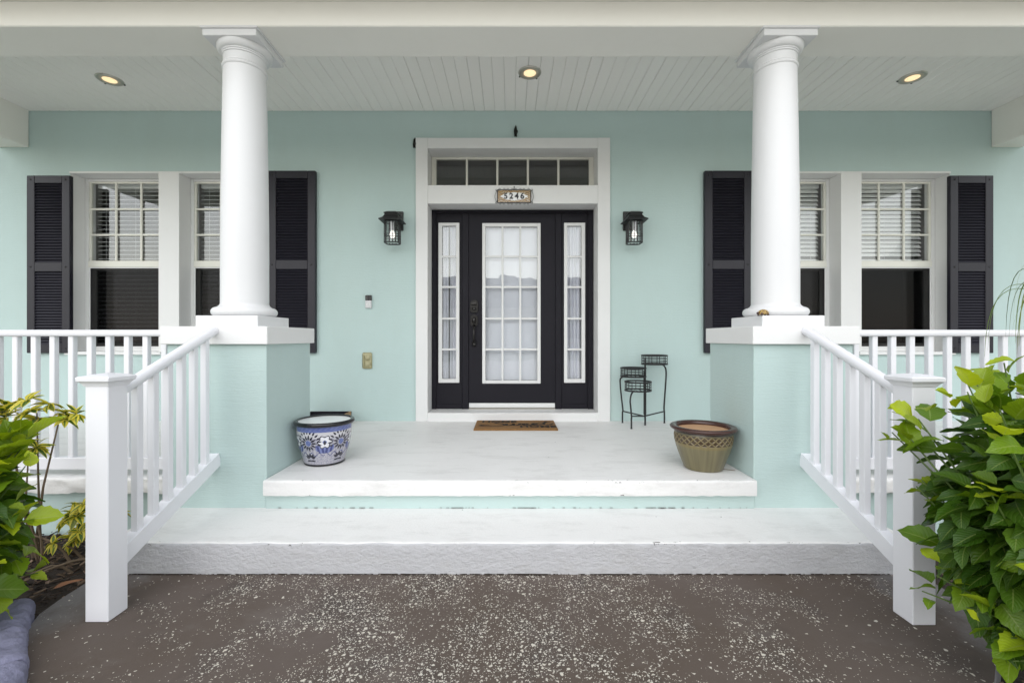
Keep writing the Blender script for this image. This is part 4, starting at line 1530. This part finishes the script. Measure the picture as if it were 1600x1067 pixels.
for dx, dy in ((-0.02, -0.017), (0.02, -0.017), (-0.02, 0.017), (0.02, 0.017)):
    b2 = lathe(bmesh.new(), (sx_ + dx, sy_ + dy, sz_), [(0.006, 0), (0.007, 0.006), (0.004, 0.012)], 8)
    part('foot', b2, M['rim_brown'], t, 60)

# ---- twig by the olive pot
bm = tube(bmesh.new(), [(1.325, 2.772, PF + 0.004), (1.36, 2.760, PF + 0.005), (1.40, 2.745, PF + 0.003)], 0.0022, 5)
tag(part('twig', bm, M['bark']), 'thin dark twig lying beside the olive planter', 'twig')

# ================================================================== RAILINGS
def rot_box(bm, p, q, w, h, bev=0.003):
    """a bar of w x h section from p to q (vertical sides)"""
    p, q = Vector(p), Vector(q)
    d = q - p
    L = d.length
    t = d.normalized()
    side = t.cross(Vector((0, 0, 1))).normalized()
    up = side.cross(t)
    vs = []
    for e in (p, q):
        vs.append([e + side * (a * w / 2) + up * (b * h / 2) for a, b in ((-1, -1), (1, -1), (1, 1), (-1, 1))])
    A = [bm.verts.new(v) for v in vs[0]]
    B = [bm.verts.new(v) for v in vs[1]]
    fs = [bm.faces.new(A[::-1]), bm.faces.new(B)]
    for i in range(4):
        j = (i + 1) % 4
        fs.append(bm.faces.new((A[i], A[j], B[j], B[i])))
    if bev:
        bmesh.ops.bevel(bm, geom=list(set(e for f in fs for e in f.edges)), offset=bev, segments=2, profile=0.5, affect='EDGES')
    return bm

def baluster_mesh(w, h0):
    return finish_mesh(box(bmesh.new(), -w / 2, w / 2, -w / 2, w / 2, 0, h0, 0.003, 1), 'baluster', M['vinyl'])

def porch_rail(s, label):
    y = 2.665
    a, b = 2.022, 4.93
    t = thing('porch_railing', label, 'railing', (s * 3.4, y, PF), 'railings along the porch edge')
    x0, x1 = sorted((s * a, s * b))
    part('top_rail', rot_box(bmesh.new(), (x0, y, 1.180), (x1, y, 1.180), 0.062, 0.040, 0.014), M['vinyl'], t, 40)
    part('bottom_rail', rot_box(bmesh.new(), (x0, y, 0.400), (x1, y, 0.400), 0.048, 0.070, 0.003), M['vinyl'], t)
    bmesh_ = baluster_mesh(0.032, 1.165 - 0.4345)
    p = 0.1118
    x = 2.022 + 0.058
    while x < b - 0.03:
        put('baluster', bmesh_, t, (s * x, y, 0.4345))
        x += p
    xe = s * (b + 0.05)
    part('end_post', bx(xe - 0.05, xe + 0.05, y - 0.05, y + 0.05, PF, 1.26, 0.004), M['vinyl'], t)
    for xx in (2.9, 4.0):
        part('support_block', bx(s * xx - 0.02, s * xx + 0.02, y - 0.018, y + 0.018, PF, 0.3645), M['vinyl'], t)
porch_rail(-1, 'white porch railing beside the steps where the yellow variegated shrub grows')
porch_rail(1, 'white porch railing beside the steps behind the big hibiscus bush')

def stair_rail(s, label, nx0, nx1, ny0, ny1):
    nc = (nx0 + nx1) / 2
    t = thing('stair_railing', label, 'railing', (nc, (ny0 + ny1) / 2, 0.0), 'railings down the front steps')
    post = part('newel_post', bx(nx0, nx1, ny0, ny1, 0.0005, 0.965, 0.003), M['vinyl'], t)
    cx, cy = nc, (ny0 + ny1) / 2
    q = math.sqrt(2)
    prof = [(0.050 * q, 0.955), (0.053 * q, 0.962), (0.055 * q, 0.966), (0.060 * q, 0.972), (0.066 * q, 0.977), (0.067 * q, 0.990), (0.064 * q, 0.994), (0.03 * q, 1.003), (0.002, 1.007)]
    part('post_cap', lathe(bmesh.new(), (cx, cy, 0), prof, 4, math.pi / 4), M['vinyl'], post)
    xt = s * 1.722
    p = Vector((nc + s * 0.006, ny1 - 0.002, 0.915))
    qv = Vector((xt, 2.571, 1.194))
    part('handrail', tube(bmesh.new(), [p, p.lerp(qv, 0.5), qv], 0.0255, 20), M['vinyl'], t, 60)
    p2 = Vector((nc + s * 0.006, ny1 - 0.002, 0.207))
    q2 = Vector((xt + s * 0.010, 2.599, 0.440))
    part('bottom_rail', rot_box(bmesh.new(), p2, q2, 0.052, 0.078, 0.002), M['vinyl'], t)
    for d in (2.000, 2.098, 2.196, 2.294, 2.392, 2.490):
        f = (d - p.y) / (qv.y - p.y)
        a = p.lerp(qv, f)
        f2 = (d - p2.y) / (q2.y - p2.y)
        b = p2.lerp(q2, f2)
        x = (a.x + b.x) / 2
        w = 0.0165
        bm = bmesh.new()
        sl = (qv.z - p.z) / (qv.y - p.y)
        sl2 = (q2.z - p2.z) / (q2.y - p2.y)
        top_, bot_ = [], []
        for dx, dy in ((-w, -w), (w, -w), (w, w), (-w, w)):
            top_.append(bm.verts.new((x + dx, d + dy, a.z - 0.008 + sl * dy)))
            bot_.append(bm.verts.new((x + dx, d + dy, b.z + 0.0405 + sl2 * dy)))
        fs = [bm.faces.new(top_), bm.faces.new(bot_[::-1])]
        ve = []
        for i in range(4):
            j = (i + 1) % 4
            f = bm.faces.new((bot_[i], bot_[j], top_[j], top_[i]))
        ve = [e for e in bm.edges if abs(e.verts[0].co.z - e.verts[1].co.z) > 0.2]
        bmesh.ops.bevel(bm, geom=ve, offset=0.003, segments=1, affect='EDGES')
        part('baluster', bm, M['vinyl'], t)
stair_rail(-1, 'white sloped step railing with square post beside the mulched bed and lavender edging', -1.722, -1.628, 1.788, 1.882)
stair_rail(1, 'white sloped step railing with square post half hidden by the hibiscus bush', 1.613, 1.707, 1.769, 1.863)

# ================================================================== GARDEN
# edging blocks along the walk
def edging(s, label):
    path = [Vector((s * 2.065, 1.835)), Vector((s * 1.90, 1.655)), Vector((s * 1.70, 1.475)), Vector((s * 1.50, 1.285)), Vector((s * 1.385, 1.06)), Vector((s * 1.345, 0.80))]
    t = thing('garden_edging', label, 'edging', (path[2].x, path[2].y, -0.05))
    for i in range(len(path) - 1):
        a, b = path[i], path[i + 1]
        d = (b - a).normalized()
        n_ = Vector((-d.y, d.x))
        a2, b2 = a + d * 0.004, b - d * 0.004
        bm = bmesh.new()
        NXE = 28
        prof = [(-0.062, -0.05), (-0.061, 0.0), (-0.060, 0.035), (-0.054, 0.049), (-0.042, 0.057), (-0.026, 0.062), (-0.01, 0.064), (0.006, 0.064), (0.022, 0.063), (0.036, 0.060), (0.048, 0.053), (0.057, 0.040), (0.061, 0.02), (0.062, -0.05)]
        rows = []
        for k in range(NXE + 1):
            f = k / NXE
            endf = min(f, 1 - f) * NXE
            dip = -0.008 if endf < 0.5 else 0.0
            c = a2.lerp(b2, f)
            row = []
            for j, (w, z) in enumerate(prof):
                nz = 0.008 * noise.noise(Vector((c.x * 16, c.y * 16, w * 16 + z * 12 + i))) + 0.004 * noise.noise(Vector((c.x * 60, c.y * 60, w * 60 + i)))
                zz = z + (nz + dip if z > 0 else 0)
                row.append(bm.verts.new((c.x + n_.x * (w + nz), c.y + n_.y * (w + nz), zz)))
            rows.append(row)
        for k in range(NXE):
            for j in range(len(prof) - 1):
                bm.faces.new((rows[k][j], rows[k][j + 1], rows[k + 1][j + 1], rows[k + 1][j]))
        bm.faces.new(rows[0])
        bm.faces.new(rows[-1][::-1])
        part('edging_block', bm, M['edging'], t, 50)
edging(-1, 'lavender grey concrete edging beside the mulched bed and lime green shrub')

# mulch
bm = bmesh.new()
rm = random.Random(11)
def on_walk(x, y):
    ax = abs(x)
    if y > 2.16:
        return ax < 2.0
    for (x0, y0), (x1, y1) in zip(left_edge[:-1], left_edge[1:]):
        if y1 <= y <= y0:
            f = (y - y1) / (y0 - y1)
            return ax < abs(x1) + (abs(x0) - abs(x1)) * f + 0.015
    return ax < 1.27
cnt = 0
while cnt < 5200:
    s = -1 if rm.random() < 0.75 else 1
    x = s * rm.uniform(1.3, 3.6)
    y = rm.uniform(0.9, 2.68)
    if on_walk(x, y):
        continue
    cnt += 1
    Lc, Wc, Hc = rm.uniform(0.012, 0.06), rm.uniform(0.004, 0.013), rm.uniform(0.002, 0.006)
    mt = Matrix.Translation((x, y, -0.034 + rm.random() ** 2 * 0.030)) @ Euler((rm.gauss(0, 0.3), rm.gauss(0, 0.3), rm.uniform(0, 6.28))).to_matrix().to_4x4()
    vs = [bm.verts.new(mt @ Vector((a * Lc / 2 * (1 if b > 0 else 0.7), b * Wc / 2, c * Hc / 2))) for a in (-1, 1) for b in (-1, 1) for c in (-1, 1)]
    for q in ((0, 1, 3, 2), (4, 6, 7, 5), (0, 4, 5, 1), (2, 3, 7, 6), (0, 2, 6, 4), (1, 5, 7, 3)):
        bm.faces.new([vs[k] for k in q])
mu = part('mulch', bm, M['chip'])
tag(mu, 'dark brown wood chip mulch in the beds beside the walk', 'mulch', None, 'stuff')

# ---- leaves
def leaf_bm(L, W, droop, fold, wavy, serr, seed, nst=9, bm=None, mt=None):
    """one leaf lying along +Y from the origin, upper side +Z"""
    own = bm is None
    if own:
        bm = bmesh.new()
    uvl = bm.loops.layers.uv.get("UVMap") or bm.loops.layers.uv.new("UVMap")
    rows = []
    for i in range(nst + 1):
        v = i / nst
        w = W * (math.sin(math.pi * min(1, v ** 0.72)) ** 0.85) if 0 < v < 1 else 0.0
        if v < 0.12:
            w = max(w, W * 0.28 * (v / 0.12))
        row = []
        cz = -droop * L * v * v + 0.10 * L * v
        for u in (-1, -0.5, 0, 0.5, 1):
            ww = w
            if abs(u) == 1 and 0 < v < 1:
                ww = w * (1 + (serr if i % 2 else -serr))
            x = u * ww / 2
            z = cz + fold * abs(x) + wavy * W * math.sin(v * 9 + seed + u * 1.5) * abs(u) * 0.5
            y = L * v - (0.06 * L * abs(u) * (1 - v) * 0.5) + (0.02 * L if (abs(u) == 1 and i % 2) else 0)
            p = Vector((x, y, z))
            row.append((bm.verts.new(mt @ p if mt else p), ((u + 1) / 2, v)))
        rows.append(row)
    for i in range(nst):
        for j in range(4):
            q = (rows[i][j], rows[i][j + 1], rows[i + 1][j + 1], rows[i + 1][j])
            f = bm.faces.new([a[0] for a in q])
            f.smooth = True
            for lp, a in zip(f.loops, q):
                lp[uvl].uv = a[1]
    return bm

def leaf_mesh(name, mat, *a, **k):
    bm = leaf_bm(*a, **k)
    bmesh.ops.remove_doubles(bm, verts=bm.verts, dist=1e-6)
    me = bpy.data.meshes.new(name)
    bm.to_mesh(me)
    bm.free()
    me.materials.append(mat)
    return me

HIB = [leaf_mesh('leaf', M['leaf'], 0.100, 0.076, d, f, w, 0.07, s) for d, f, w, s in
       ((0.25, 0.35, 0.05, 0.3), (0.45, 0.25, 0.09, 1.7), (0.12, 0.55, 0.04, 2.9), (0.60, 0.20, 0.12, 4.4), (0.30, 0.10, 0.15, 5.2), (0.05, 0.75, 0.06, 0.9))]

def orient(out_dir, tip_drop, roll, rng):
    """Y axis follows the leaf, Z is its upper face"""
    y = (out_dir + Vector((0, 0, -tip_drop))).normalized()
    x = y.cross(Vector((0, 0, 1)))
    if x.length < 1e-3:
        x = Vector((1, 0, 0))
    x.normalize()
    z = x.cross(y)
    m = Matrix((x, y, z)).transposed()
    return m @ Matrix.Rotation(roll, 3, 'Y')

def bush(name, label, cat, c, rad, n_leaf, n_fill, seed, lime, size=1.0, facing=None, young0=0.0):
    rng = random.Random(seed)
    base = Vector((c[0], c[1], -0.04))
    C = Vector(c)
    t = thing(name, label, cat, base)
    tips = []
    # shoots: stems fan from the base to the shell of the crown
    stems = []
    for k in range(74):
        while True:
            d = Vector((rng.gauss(0, 1), rng.gauss(0, 1), rng.gauss(0.25, 0.9))).normalized()
            if d.z > -0.8 and (facing is None or d.dot(facing) > -0.12 or rng.random() < 0.10):
                break
        lump = 1 + 0.16 * noise.noise(d * 2.1 + Vector((seed, 0, 0)))
        e = Vector([math.copysign(abs(q) ** 0.62, q) for q in d])
        tip = C + Vector((e.x * rad[0], e.y * rad[1], e.z * rad[2])) * lump * rng.uniform(0.86, 1.04)
        if tip.z < 0.10:
            tip.z = 0.10 + rng.random() * 0.08
        stems.append((tip, d))
    bm = bmesh.new()
    for tip, d in stems:
        root = base + Vector((rng.uniform(-0.08, 0.08), rng.uniform(-0.08, 0.08), 0))
        midp = root.lerp(tip, 0.5) + Vector((0, 0, 0.10)) - d * 0.05
        pts = [root, root.lerp(midp, 0.6), midp, midp.lerp(tip, 0.55) + d * 0.01, tip]
        tube(bm, pts, 0.004, 5, True, [0.008, 0.0065, 0.005, 0.0035, 0.002])
    part('stems', bm, M['green_stem'], t, 60)
    # leaves, alternate along each shoot's outer part
    per = max(3, n_leaf // len(stems))
    made = 0
    for si, (tip, d) in enumerate(stems):
        inward = (C - tip).normalized()
        for k in range(per + (1 if rng.random() < (n_leaf / len(stems) - per) else 0)):
            f = k / per
            p = tip + inward * (f * 0.13 + rng.uniform(0, 0.02)) + Vector((rng.gauss(0, 0.02), rng.gauss(0, 0.02), rng.gauss(0, 0.02)))
            a = k * 2.4 + si
            sidev = Vector((math.cos(a), math.sin(a), 0.15))
            o = (d * rng.uniform(0.35, 1.0) + sidev * rng.uniform(0.5, 1.0)).normalized()
            m = orient(o, rng.uniform(-0.45, 0.45), rng.gauss(0, 0.5), rng)
            young = max(0.0, 1 - f * 1.6) * rng.uniform(0.4, 1.0)
            sc = size * (rng.uniform(0.58, 1.18) * (0.62 if (k == 0 and rng.random() < 0.6) else 1.0)) * (1.0 if young < 0.7 else 0.85)
            me = rng.choice(HIB)
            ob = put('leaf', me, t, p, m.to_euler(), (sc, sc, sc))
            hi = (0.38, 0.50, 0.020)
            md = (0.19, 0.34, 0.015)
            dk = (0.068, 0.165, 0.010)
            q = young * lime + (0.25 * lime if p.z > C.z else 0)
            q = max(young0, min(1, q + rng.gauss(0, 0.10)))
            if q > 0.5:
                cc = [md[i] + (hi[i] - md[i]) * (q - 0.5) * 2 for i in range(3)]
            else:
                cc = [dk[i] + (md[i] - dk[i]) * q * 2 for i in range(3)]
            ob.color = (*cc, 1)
            made += 1
    # inner foliage
    bm = bmesh.new()
    for k in range(n_fill):
        d = Vector((rng.gauss(0, 1), rng.gauss(0, 1), rng.gauss(0, 1))).normalized()
        rr = rng.uniform(0.35, 0.86)
        p = C + Vector((d.x * rad[0], d.y * rad[1], d.z * rad[2])) * rr
        if p.z < 0.04:
            p.z = rng.uniform(0.03, 0.2)
        o = (d + Vector((rng.gauss(0, 0.7), rng.gauss(0, 0.7), 0.1))).normalized()
        m = orient(o, rng.uniform(0.2, 0.8), rng.gauss(0, 0.5), rng).to_4x4()
        sc = size * rng.uniform(0.75, 1.15)
        leaf_bm(0.105 * sc, 0.066 * sc, rng.uniform(0.1, 0.5), rng.uniform(0.1, 0.5), 0.08, 0.06, rng.uniform(0, 6), 7, bm, Matrix.Translation(p) @ m)
    L = BASE[t]
    bmesh.ops.translate(bm, verts=bm.verts, vec=-L)
    me = bpy.data.meshes.new('inner_foliage')
    bm.to_mesh(me)
    bm.free()
    me.materials.append(M['leaf'])
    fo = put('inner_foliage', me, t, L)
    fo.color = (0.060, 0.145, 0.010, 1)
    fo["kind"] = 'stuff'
    return t

bush('hibiscus_bush', 'big glossy green hibiscus bush in front of a step railing post', 'bush', (1.77, 1.36, 0.57), (0.42, 0.33, 0.50), 299, 1800, 3, 1.45, 0.94, Vector((-0.55, -0.75, 0.3)), 0.22)
bush('lime_green_shrub', 'lime green large leaved shrub beside the lavender edging', 'shrub', (-2.21, 1.60, 0.42), (0.34, 0.32, 0.40), 299, 500, 9, 2.2, 1.2, Vector((0.7, -0.7, 0.2)), 0.45)

# ---- variegated shrub: whorls of leaflets on thin stalks
VAR = [leaf_mesh('leaflet', M['varleaf'], 0.075, 0.034, d, f, 0.05, 0.0, s, nst=7) for d, f, s in ((0.20, 0.35, 0.2), (0.38, 0.3, 1.4), (0.10, 0.45, 3.0))]
def whorl_shrub(label, base, heads, seed):
    rng = random.Random(seed)
    t = thing('variegated_shrub', label, 'shrub', base, 'variegated shrubs by the porch')
    bm = bmesh.new()
    B = Vector(base)
    for h, sc in heads:
        H = Vector(h)
        mid = B.lerp(H, 0.5) + Vector((rng.uniform(-0.05, 0.05), rng.uniform(-0.05, 0.05), 0.04))
        tube(bm, [B + Vector((rng.uniform(-0.02, 0.02), rng.uniform(-0.02, 0.02), 0)), mid, H], 0.006, 6, True, [0.008, 0.005, 0.003])
    part('stems', bm, M['bark'], t, 60)
    for h, sc in heads:
        H = Vector(h)
        for w in range(3):
            ax = Vector((rng.gauss(0, 0.6), rng.gauss(0, 0.6) - 0.2, 0.8)).normalized()
            org = H + ax * 0.035 * sc * (w + 0.3) + Vector((rng.gauss(0, 0.018), rng.gauss(0, 0.018), 0))
            n = rng.randint(7, 9)
            for k in range(n):
                a = 2 * math.pi * k / n + rng.uniform(-0.2, 0.2)
                x = ax.orthogonal().normalized()
                y = ax.cross(x)
                o = (x * math.cos(a) + y * math.sin(a) + ax * 0.15).normalized()
                m = orient(o, rng.uniform(-0.1, 0.4), rng.gauss(0, 0.3), rng)
                s = sc * rng.uniform(0.8, 1.15)
                ob = put('leaflet', rng.choice(VAR), t, org, m.to_euler(), (s, s, s))
                ob.color = rng.choice(((0.10, 0.20, 0.03, 1), (0.05, 0.13, 0.02, 1), (0.09, 0.19, 0.03, 1), (0.28, 0.32, 0.04, 1)))
whorl_shrub('tall yellow variegated shrub whose top leans against the white railing', (-2.52, 2.36, -0.04),
            [((-2.54, 2.22, 0.74), 1.1), ((-2.40, 2.24, 0.77), 1.1), ((-2.31, 2.26, 0.72), 0.95), ((-2.47, 2.20, 0.66), 1.0), ((-2.64, 2.28, 0.68), 1.0), ((-2.56, 2.18, 0.58), 1.0), ((-2.42, 2.22, 0.58), 0.95), ((-2.60, 2.22, 0.45), 1.0)], 21)
whorl_shrub('low yellow variegated shrub behind the white square step post', (-2.24, 2.36, -0.04),
            [((-2.36, 2.38, 0.17), 0.95), ((-2.26, 2.36, 0.20), 0.95), ((-2.27, 2.34, 0.08), 0.9), ((-2.19, 2.42, 0.15), 0.9), ((-2.33, 2.32, 0.06), 0.8)], 33)
# bare twiggy branches over the mulch
bm = bmesh.new()
for a, b, c in (((-2.28, 2.30, -0.03), (-2.36, 2.28, 0.10), (-2.52, 2.26, 0.17)), ((-2.42, 2.28, -0.03), (-2.41, 2.27, 0.12), (-2.43, 2.26, 0.24)),
                ((-2.20, 2.22, -0.03), (-2.26, 2.18, 0.03), (-2.35, 2.12, 0.0)), ((-2.15, 2.28, 0.02), (-2.26, 2.16, 0.02), (-2.34, 2.06, -0.02))):
    tube(bm, [a, Vector(a).lerp(Vector(b), 0.5) + Vector((0.005, 0, 0.01)), b, c], 0.005, 6, True, [0.007, 0.006, 0.005, 0.003])
tag(part('bare_branch', bm, M['bark']), 'bare brown twiggy branches over the mulch by the step post', 'branch')
# fallen leaf on the mulch
bm = leaf_bm(0.10, 0.030, 0.1, 0.5, 0.1, 0.0, 1.0, 7, None, Matrix.Translation((-2.12, 2.05, -0.012)) @ Euler((0.1, 0.2, -0.9)).to_matrix().to_4x4())
M['dryleaf'] = paint('dry_leaf', (0.26, 0.12, 0.06), 0.8, 0.3, 30, 0.3, (80, 80, 80))
tag(part('fallen_leaf', bm, M['dryleaf'], None, 180), 'curled brown dry leaf lying on the mulch', 'leaf')

# ---- palm frond tips at the right railing
rng = random.Random(4)
pb = Vector((2.78, 2.20, -0.04))
t = thing('palm', 'thin arching palm frond tips hanging over the porch railing', 'palm', pb)
bm = bmesh.new()
crown = Vector((2.74, 2.20, 1.36))
tube(bm, [pb, pb.lerp(crown, 0.5) + Vector((0.02, 0, 0)), crown], 0.02, 8, True, [0.03, 0.024, 0.016])
part('trunk', bm, M['bark'], t, 60)
for k in range(26):
    a = rng.uniform(0, 2 * math.pi)
    ln = rng.uniform(0.22, 0.38)
    d = Vector((math.cos(a), math.sin(a) * 0.7, 0))
    up = rng.uniform(0.05, 0.22)
    bm = bmesh.new()
    uvl = bm.loops.layers.uv.new("UVMap")
    prev = None
    org = crown + Vector((rng.gauss(0, 0.02), rng.gauss(0, 0.02), rng.gauss(0, 0.03)))
    for i in range(13):
        f = i / 12
        p = org + d * (ln * math.sin(f * 1.5) * 0.9) + Vector((0, 0, up * math.sin(f * 2.2) * 1.1 - 0.34 * f ** 3 - 0.05 * f))
        w = 0.0048 * (1 - f) ** 0.6 + 0.0006
        sd_ = Vector((-d.y, d.x, 0)).normalized() * w
        cur = (bm.verts.new(p - sd_), bm.verts.new(p + Vector((0, 0, w * 0.6))), bm.verts.new(p + sd_))
        if prev:
            for q in (0, 1):
                fc = bm.faces.new((prev[q], prev[q + 1], cur[q + 1], cur[q]))
                fc.smooth = True
                for lp, uvv in zip(fc.loops, ((q / 2, f), (q / 2 + 0.5, f), (q / 2 + 0.5, f), (q / 2, f))):
                    lp[uvl].uv = uvv
        prev = cur
    ob = part('leaflet', bm, M['frond'], t)
    ob.color = rng.choice(((0.12, 0.20, 0.05, 1), (0.22, 0.27, 0.08, 1), (0.07, 0.13, 0.03, 1)))

# ================================================================== ACROSS THE STREET (seen mirrored in the glass)
nb = thing('neighbour_house', 'pale house with dark gabled roof mirrored in the front door glass', 'house', (2, -26, -0.06))
part('wall', bx(-8, 11, -32, -26, -0.06, 3.6), M['neighbour'], nb)
bm = bmesh.new()
for x0, x1, y0, y1, z0, zr in ((-8.6, 11.6, -32.6, -25.4, 3.55, 6.4),):
    ym = (y0 + y1) / 2
    v = [bm.verts.new(q) for q in ((x0, y0, z0), (x1, y0, z0), (x1, y1, z0), (x0, y1, z0), (x0 + 2.5, ym, zr), (x1 - 2.5, ym, zr))]
    for q in ((0, 1, 5, 4), (2, 3, 4, 5), (3, 0, 4), (1, 2, 5), (0, 3, 2, 1)):
        bm.faces.new([v[k] for k in q])
part('roof', bm, M['roof'], nb)
bm = bmesh.new()
v = [bm.verts.new(q) for q in ((-3.2, -25.2, 3.55), (3.2, -25.2, 3.55), (0, -25.2, 5.6), (-3.2, -29, 3.55), (3.2, -29, 3.55), (0, -29, 5.6))]
for q in ((0, 1, 2), (3, 5, 4), (0, 2, 5, 3), (1, 4, 5, 2), (0, 3, 4, 1)):
    bm.faces.new([v[k] for k in q])
part('gable', bm, M['roof'], nb)
part('garage_door', bx(-2.6, 2.4, -25.98, -25.9, 0.0, 2.4), M['trim'], nb)
for xx in (5.0, 8.5):
    part('window', bx(xx - 0.7, xx + 0.7, -25.98, -25.92, 1.0, 2.4), M['gloss_black'], nb)
